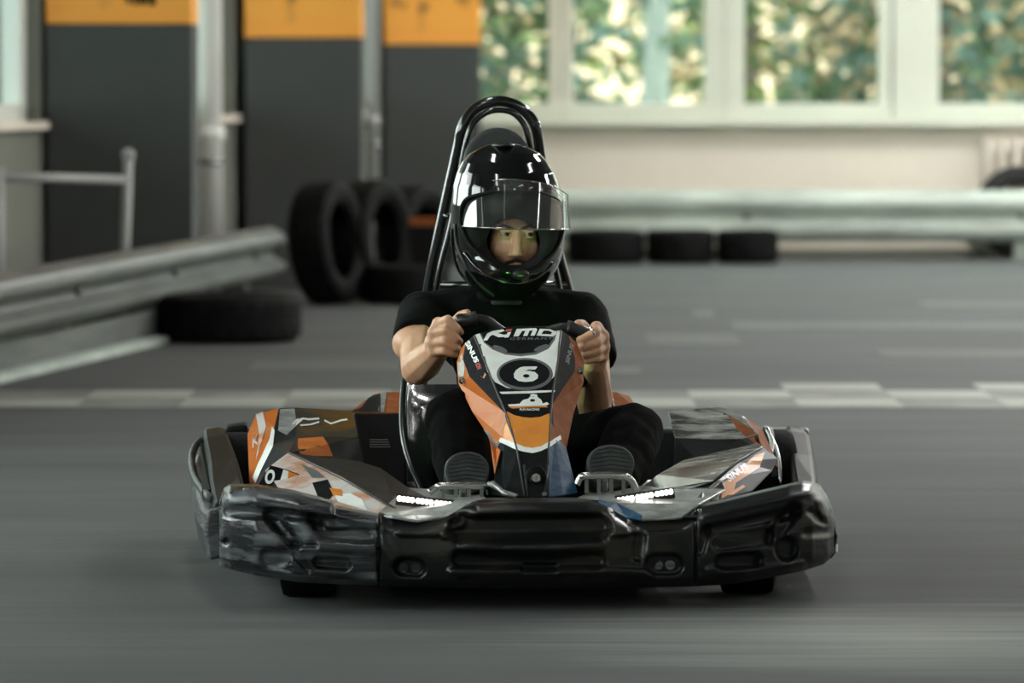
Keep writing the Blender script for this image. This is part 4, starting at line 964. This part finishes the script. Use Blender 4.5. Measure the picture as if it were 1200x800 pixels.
bd = bmesh.new()
chain(bd, [(pelv, .10), (chest, .11)]); cap(bd, chest + Vector((-.08, 0, .05)), .07, chest + Vector((.08, 0, .05)), .07)
cap(bd, neck + Vector((0, 0, -.05)), .065, head + Vector((0, .02, -.06)), .055)
for s_, e_, w_ in ((shL, elL, wrL), (shR, elR, wrR)):
    chain(bd, [(neck + Vector((0, .01, -.06)), .06), (s_, .052), (s_.lerp(e_, .5), .052), (e_, .040)])
    fm = e_.lerp(w_, .3); chain(bd, [(e_, .040), (fm, .043), (e_.lerp(w_, .75), .033), (w_, .027)])
for h_, k_, a_ in ((hipL, knL, anL), (hipR, knR, anR)): chain(bd, [(h_, .075), (k_, .052), (a_, .038)])
# bulge of the biceps under the sleeve hem
blob(bd, L(488, 402, 1.10), (.058, .07, .05))
# head: skull and face inside the helmet opening
blob(bd, head + Vector((0, .01, .035)), (.074, .092, .10)); FC = .0
def fp(px, py, yl): return L(px, py, yl)
blob(bd, fp(602, 285, 1.125), (.058, .055, .075))         # face mass
blob(bd, fp(586, 290, 1.100), (.022, .020, .026)); blob(bd, fp(622, 291, 1.103), (.020, .020, .026))     # cheeks
cap(bd, fp(607, 270, 1.075), .009, fp(606, 293, 1.056), .0125)                      # nose ridge
blob(bd, fp(606, 297, 1.053), (.0125, .013, .009)); blob(bd, fp(598.5, 298.5, 1.064), (.0075, .010, .007)); blob(bd, fp(613, 298.5, 1.064), (.0075, .010, .007))
cap(bd, fp(582, 266, 1.083), .008, fp(600, 268, 1.076), .008); cap(bd, fp(612, 268, 1.076), .008, fp(627, 267, 1.084), .008)   # brow
cap(bd, fp(597, 309, 1.073), .007, fp(612, 309, 1.073), .007)   # upper lip
blob(bd, fp(604, 322, 1.085), (.022, .02, .016))
# eyelids
for ex in (592, 620): cap(bd, fp(ex - 5, 271.4, 1.071), .0036, fp(ex + 5, 271.2, 1.069), .0036); cap(bd, fp(ex - 4, 277.8, 1.0725), .003, fp(ex + 4, 277.8, 1.071), .003)
# hands ---------------------------------------------------------------
def hand(bd, wrist, palm, fingers, thumb):
    chain(bd, [(wrist, .027), (palm[0], .027)])
    for p in palm[1:]: cap(bd, palm[0], .022, p, .0165)
    for (a, b1), in (((palm[1], palm[2]),), ((palm[2], palm[3]),), ((palm[3], palm[4]),)): cap(bd, a, .0150, b1, .0150)
    for f in fingers: chain(bd, f, 2)
    chain(bd, thumb, 2)
H = lambda px, py, yl, r_: (L(px, py, yl), r_)
# image left hand: back of hand to the left, knuckles towards the camera, fingers around the rim
mc = [L(514, 379, .765), L(508.5, 390, .762), L(507, 401, .765), L(509, 411, .772)]
hand(bd, wrL, [L(510, 402, .80)] + mc, [
    [(mc[0], .0120), H(525, 374, .735, .0112), H(536, 385, .738, .0098), H(540, 389, .765, .0085)],
    [(mc[1], .0120), H(522, 387, .728, .0114), H(535, 397, .733, .0098), H(539, 400, .760, .0085)],
    [(mc[2], .0115), H(521, 400, .731, .0108), H(533, 407, .737, .0092), H(537, 409, .762, .0082)],
    [(mc[3], .0105), H(520, 411, .740, .0098), H(530, 415, .747, .0084), H(534, 416, .768, .0075)]],
    [(L(516, 392, .805), .014), H(530, 380, .822, .0125), H(540, 369.5, .812, .0115), H(547.5, 367, .792, .0105)])
# image right hand
mc = [L(699, 384, .782), L(706.5, 394, .780), L(707.5, 406, .782), L(706, 417, .788)]
hand(bd, wrR, [L(702, 408, .815)] + mc, [
    [(mc[0], .0120), H(698, 389, .745, .0115), H(684, 397, .738, .0108), H(679, 398, .765, .0088)],
    [(mc[1], .0118), H(700, 401, .742, .0112), H(684, 406.5, .738, .0104), H(679, 407, .765, .0085)],
    [(mc[2], .0112), H(701, 411, .746, .0105), H(686, 415, .742, .0096), H(681, 415, .768, .0080)],
    [(mc[3], .0100), H(700, 420, .752, .0094), H(688, 423, .750, .0086), H(683, 423, .772, .0074)]],
    [(L(698, 396, .822), .014), H(689, 388, .836, .0125), H(683, 380, .820, .0115), H(677.5, 379.5, .790, .0110)])
body = skinit('body', bd, M['skin'], person, .0032, 3)
# eyes, brows, moustache
for ex, ir in ((592, 594.5), (620, 622)):
    c_ = fp(ex, 274, 1.0800); bm = bmesh.new(); bmesh.ops.create_uvsphere(bm, u_segments=20, v_segments=12, radius=.0118, matrix=Matrix.Translation(c_)); e = bmo('eye', bm, [M['eye_white']], body, True)
    q = (fp(ir, 274.2, 1.068) - c_).normalized(); bm = bmesh.new(); bmesh.ops.create_uvsphere(bm, u_segments=16, v_segments=8, radius=.0068, matrix=Matrix.Translation(c_ + q * .0080) @ Matrix.Diagonal((1, .8, 1, 1))); bmo('iris', bm, [M['iris']], e, True)
bm = bmesh.new()
cap(bm, fp(581, 267, 1.074), .003, fp(590, 264.5, 1.069), .0042); cap(bm, fp(590, 264.5, 1.069), .0042, fp(600, 267.5, 1.069), .0032)
cap(bm, fp(612, 267.5, 1.069), .0032, fp(621, 264.5, 1.070), .0042); cap(bm, fp(621, 264.5, 1.070), .0042, fp(628, 268, 1.076), .003)
bmo('eyebrow', bm, [M['hair']], body, True)
bm = bmesh.new(); cap(bm, fp(594, 308, 1.068), .0045, fp(605, 304.5, 1.064), .005); cap(bm, fp(605, 304.5, 1.064), .005, fp(616, 308, 1.068), .0045); bmo('moustache', bm, [M['hair']], body, True)
bm = bmesh.new(); cap(bm, fp(598, 312, 1.069), .004, fp(611, 312, 1.069), .004); bmo('lip', bm, [M['lip']], body, True)
bmr = lathe_bm([(.0105, -.0025), (.0135, -.003), (.0142, 0), (.0135, .003), (.0105, .0025)], 24, 'Z')
bmesh.ops.transform(bmr, matrix=Matrix.Translation(L(694, 388.5, .742)) @ Vector((-.8, -.1, -.35)).to_track_quat('Z', 'Y').to_matrix().to_4x4(), verts=bmr.verts); bmo('finger_ring', bmr, [M['silver_ring']], body, True)

# T-shirt
sh = bmesh.new()
cap(sh, pelv + Vector((0, .0, .02)), .125, chest, .135); cap(sh, chest + Vector((-.085, 0, .02)), .095, chest + Vector((.085, 0, .02)), .095)
cap(sh, L(555, 372, 1.22), .078, L(630, 372, 1.22), .078)
for s_, e_ in ((shL, L(487, 396, 1.10)), (shR, L(692, 402, 1.10))):
    cap(sh, L(592, 362, 1.24), .066, s_ + Vector((0, 0, -.005)), .060)
    # sleeve: hull from the shoulder ball to a flat hem
    t = bmesh.new(); bmesh.ops.create_icosphere(t, subdivisions=3, radius=.066, matrix=Matrix.Translation(s_ + Vector((0, 0, -.008))))
    d_ = ((elL if s_ is shL else elR) - s_).normalized(); q = d_.to_track_quat('Z', 'Y').to_matrix().to_4x4(); hem = s_ + d_ * .135
    bmesh.ops.create_cone(t, segments=32, radius1=.070, radius2=.068, depth=.02, cap_ends=True, matrix=Matrix.Translation(hem) @ q)
    h = bmesh.ops.convex_hull(t, input=t.verts[:]); bmesh.ops.delete(t, geom=[g for g in h['geom_interior'] if isinstance(g, bmesh.types.BMVert)], context='VERTS')
    me = bpy.data.meshes.new('t'); t.to_mesh(me); t.free(); sh.from_mesh(me); bpy.data.meshes.remove(me)
shirt = skinit('t_shirt', sh, M['shirt'], person, .006, 3, (.09, .012))
cr = [L(592, 350, 1.22) + Vector((.078 * math.cos(2 * PI * k / 24), .07 * math.sin(2 * PI * k / 24), .012 * math.sin(2 * PI * k / 24) + .012)) for k in range(24)]
tube('collar', cr, .014, M['shirt'], shirt, closed=True)
# trousers
tr = bmesh.new(); cap(tr, hipL, .11, hipR, .11)
chain(tr, [(hipL, .105), (hipL.lerp(knL, .6), .092), (knL, .080)]); chain(tr, [(knL, .073), (knL.lerp(anL, .5), .070), (anL, .056)])
chain(tr, [(hipR, .105), (hipR.lerp(knR, .6), .088), (knR, .072)]); chain(tr, [(knR, .072), (knR.lerp(anR, .5), .070), (anR, .056)])
skinit('trousers', tr, M['trousers'], person, .007, 3, (.10, .018))
# shoes: soles towards the camera, toes up
def shoe(cx, cy, w_, toe, yl):
    c_ = L(cx, cy, yl); k = 1 / 528
    heel = L(cx, cy + 26, yl + .02); top = L(cx, toe, yl + .03)
    up = (top - heel); ln = up.length; up.normalize(); side = Vector((1, 0, 0)); fw = up.cross(side).normalized()
    if fw.y > 0: fw = -fw
    n = 40; hw = w_ * k / 2; out = []
    for i in range(n):
        t = 2 * PI * i / n; v = -math.cos(t); x_ = math.sin(t) * hw * (.92 + .12 * v); out.append(heel + up * (ln * (v + 1) / 2) + side * x_)
    rings = [[p + fw * .012 for p in out], [p - fw * .012 for p in out]]
    body_r = []
    cen = sum((p for p in out), Vector()) / n
    for s, q in ((.97, .012), (1.0, .03), (.93, .06), (.72, .085), (.35, .10)): body_r.append([cen + (p - cen) * s - fw * q - up * (q * .5) for p in out])
    a = loft('shoe', body_r, [M['shoe']], person, smooth=True)
    b_ = loft('sole', rings, [M['sole']], a, smooth=False, bevel=.004)
    bm = bmesh.new()
    for i in range(-4, 5):
        y = ln * (.5 + i * .095); wv = math.sqrt(max(.02, 1 - ((y / ln) * 2 - 1) ** 2)) * hw * .78; p = heel + up * y + fw * .0125
        add_tube(bm, [p - side * wv, p + up * .006, p + side * wv], .0016, 6)
    bmo('sole_tread', bm, [M['shoe']], b_)
shoe(547, 553, 56, 529, .30); shoe(715, 547, 60, 521, .30)

# helmet ----------------------------------------------------------------
HR = [(167.5, 586, 596), (169, 574, 608), (173, 562, 620), (180, 550, 633), (190, 541, 642), (203, 535, 650), (218, 531, 656), (240, 528.5, 661), (265, 528, 663), (290, 530, 661), (305, 533.5, 657), (318, 539, 651), (330, 548, 641), (340, 558, 630), (348, 567, 620), (354, 578, 609), (357, 588, 601)]
YC = 1.165
def hrow(py):
    l_ = interp([(a, b_) for a, b_, c_ in HR], py); r_ = interp([(a, c_) for a, b_, c_ in HR], py); return l_, r_
def hpt(py, th, sc=1.0):
    l_, r_ = hrow(py); cx = (l_ + r_) / 2; a = (r_ - l_) / 2; dpt = a / 487 * 1.16
    ch = .022 * max(0, 1 - abs(py - 322) / 34)         # chin bar juts out a little
    c_, s_ = math.cos(th), math.sin(th); e = .88
    x_ = math.copysign(abs(c_) ** e, c_); y_ = math.copysign(abs(s_) ** e, s_)
    return L(cx + a * sc * x_, py, YC + (dpt * sc + (ch if y_ < 0 else 0) * abs(y_)) * y_ + max(0, (py - 300)) * -.0006)
def inside(px, py, pg):
    c_ = False; j = len(pg) - 1
    for i in range(len(pg)):
        if (pg[i][1] > py) != (pg[j][1] > py) and px < (pg[j][0] - pg[i][0]) * (py - pg[i][1]) / (pg[j][1] - pg[i][1]) + pg[i][0]: c_ = not c_
        j = i
    return c_
port = catmull([Vector((a, b_, 0)) for a, b_ in [(540, 262), (541, 244), (549, 232), (575, 226), (602, 225), (630, 226), (652, 234), (659, 246), (659, 268), (653, 288), (640, 304), (622, 315), (603, 318), (582, 312), (562, 298), (548, 282), (540, 262)]], 8)[:-1]
pg = [(p.x, p.y) for p in port]
NT, NR = 180, 150; V = []; F = []
pys = [167.5 + (357 - 167.5) * (.5 - .5 * math.cos(PI * i / (NR - 1))) for i in range(NR)]
px_of = []
for i, py in enumerate(pys):
    l_, r_ = hrow(py)
    for k in range(NT):
        th = 2 * PI * k / NT; V.append(hpt(py, th)); c_ = math.cos(th); px_of.append(((l_ + r_) / 2 + (r_ - l_) / 2 * math.copysign(abs(c_) ** .88, c_), py, math.sin(th) < 0))
for i in range(NR - 1):
    for k in range(NT):
        q = (i * NT + k, i * NT + (k + 1) % NT, (i + 1) * NT + (k + 1) % NT, (i + 1) * NT + k)
        mx_ = sum(px_of[j][0] for j in q) / 4; my_ = sum(px_of[j][1] for j in q) / 4
        if all(px_of[j][2] for j in q) and inside(mx_, my_, pg): continue
        F.append(q)
F.append(tuple(range(NT)))
helm = mesh('helmet', V, F, [M['helmet']], person, smooth=True)
def onhelm(px, py, out=0.0):
    l_, r_ = hrow(py); cx = (l_ + r_) / 2; a = (r_ - l_) / 2; u = max(-1, min(1, (px - cx) / a)); c_ = math.copysign(abs(u) ** (1 / .88), u); th = -math.acos(max(-1, min(1, c_)))
    p = hpt(py, th); ctr = L(cx, py, YC); return p + (p - ctr).normalized() * out
tube('port_trim', [onhelm(p.x, p.y, .001) for p in port[::2]], .0048, M['black_matte'], helm, closed=True, seg=8)
# padded lining between shell and face
fh = []
n = len(port[::2])
fo = [(p.x, p.y) for p in port[::2]]
for (x_, y_) in fo:
    a = math.atan2(y_ - 281, x_ - 601); fh.append((601.5 + 31 * math.cos(a), 283 + 27 * math.sin(a)))
rg = [[onhelm(x_, y_, -.004) for x_, y_ in fo],
      [L(x_ * .6 + u * .4, y_ * .6 + v * .4, 1.045) for (x_, y_), (u, v) in zip(fo, fh)],
      [L(x_ * .15 + u * .85, y_ * .15 + v * .85, 1.056) for (x_, y_), (u, v) in zip(fo, fh)],
      [L(u, v, 1.075) for u, v in fh], [L(u, v, 1.13) for u, v in fh]]
loft('lining', rg, [M['lining']], helm, smooth=True, cap=False)
# chin vent, rim and seams
bm = bmesh.new(); add_tube(bm, [onhelm(x_, y_, .003) for x_, y_ in ((545, 296), (560, 314), (580, 327), (603, 332), (628, 326), (648, 308))], .0035, 8, 5); bmo('chin_ridge', bm, [M['helmet']], helm, True)
bm = bmesh.new(); c_ = onhelm(609, 321, .004); blob(bm, c_, (.022, .012, .013)); bmo('chin_vent', bm, [M['black']], helm, True)
for k in range(6): bm = bmesh.new(); c_ = onhelm(583 + k * 3.4, 313 + k * 1.2, .003); add_box(bm, c_, (.0035, .008, .012)); bmo('vent_slat', bm, [M['black_matte']], helm)
tube('neck_trim', [hpt(354, 2 * PI * k / 32, .96) for k in range(32)], .007, M['lining'], helm, closed=True)
bm = bmesh.new(); c_ = onhelm(590, 169.2, .0); blob(bm, L(590, 170, 1.13), (.028, .05, .007)); bmo('top_vent', bm, [M['black']], helm, True)
tube('side_seam', [onhelm(x_, y_, .002) for x_, y_ in ((534, 262), (536, 285), (546, 310), (562, 333), (580, 347))], .0035, M['black'], helm, n=5)
tube('side_seam', [onhelm(x_, y_, .002) for x_, y_ in ((530, 268), (531, 290), (539, 318), (551, 337))], .0030, M['black'], helm, n=5)
# visor
V = []; F = []; nu, nv = 44, 12
vt = [(531, 226), (545, 219), (565, 212.5), (600, 209.5), (635, 214), (655, 221), (665, 228)]; vb = [(529.5, 264), (545, 265.5), (575, 267), (600, 268), (635, 269), (655, 269), (667.5, 268)]
for j in range(nv + 1):
    for i in range(nu + 1):
        u = i / nu * 2 - 1; v = j / nv; xt = 598 + 67 * math.sin(u * PI / 2) ; xb = 598.5 + 69 * math.sin(u * PI / 2); px = xt + (xb - xt) * v
        py = interp(vt, xt) * (1 - v) + interp(vb, xb) * v
        y_ = YC - (.155 + .052 * v) * math.cos(u * PI / 2) + .008
        V.append(L(px, py, y_))
for j in range(nv):
    for i in range(nu): a = j * (nu + 1) + i; F.append((a, a + 1, a + nu + 2, a + nu + 1))
vis = mesh('visor', V, F, [M['visor']], helm, smooth=True); vis['label'] = 'raised clear visor'
rimm = clear_mat('visor rim', (.75, .76, .72), .12, .30)
tube('visor_rim', [V[nv * (nu + 1) + i] for i in range(nu + 1)], .0022, rimm, vis, seg=6); tube('visor_rim', [V[i] for i in range(nu + 1)], .0016, rimm, vis, seg=6)
tube('visor_rim', [V[j * (nu + 1) + nu] for j in range(nv + 1)], .0022, rimm, vis, seg=6); tube('visor_rim', [V[j * (nu + 1)] for j in range(nv + 1)], .0022, rimm, vis, seg=6)
for px, py, s in ((534, 243, -1), (660, 243, 1)): 
    bm = bmesh.new(); bmesh.ops.create_cone(bm, segments=24, radius1=.022, radius2=.018, depth=.012, cap_ends=True, matrix=Matrix.Translation(L(px, py, 1.16)) @ Matrix.Rotation(s * PI / 2, 4, 'Y')); bmo('visor_pivot', bm, [M['black']], helm, True)
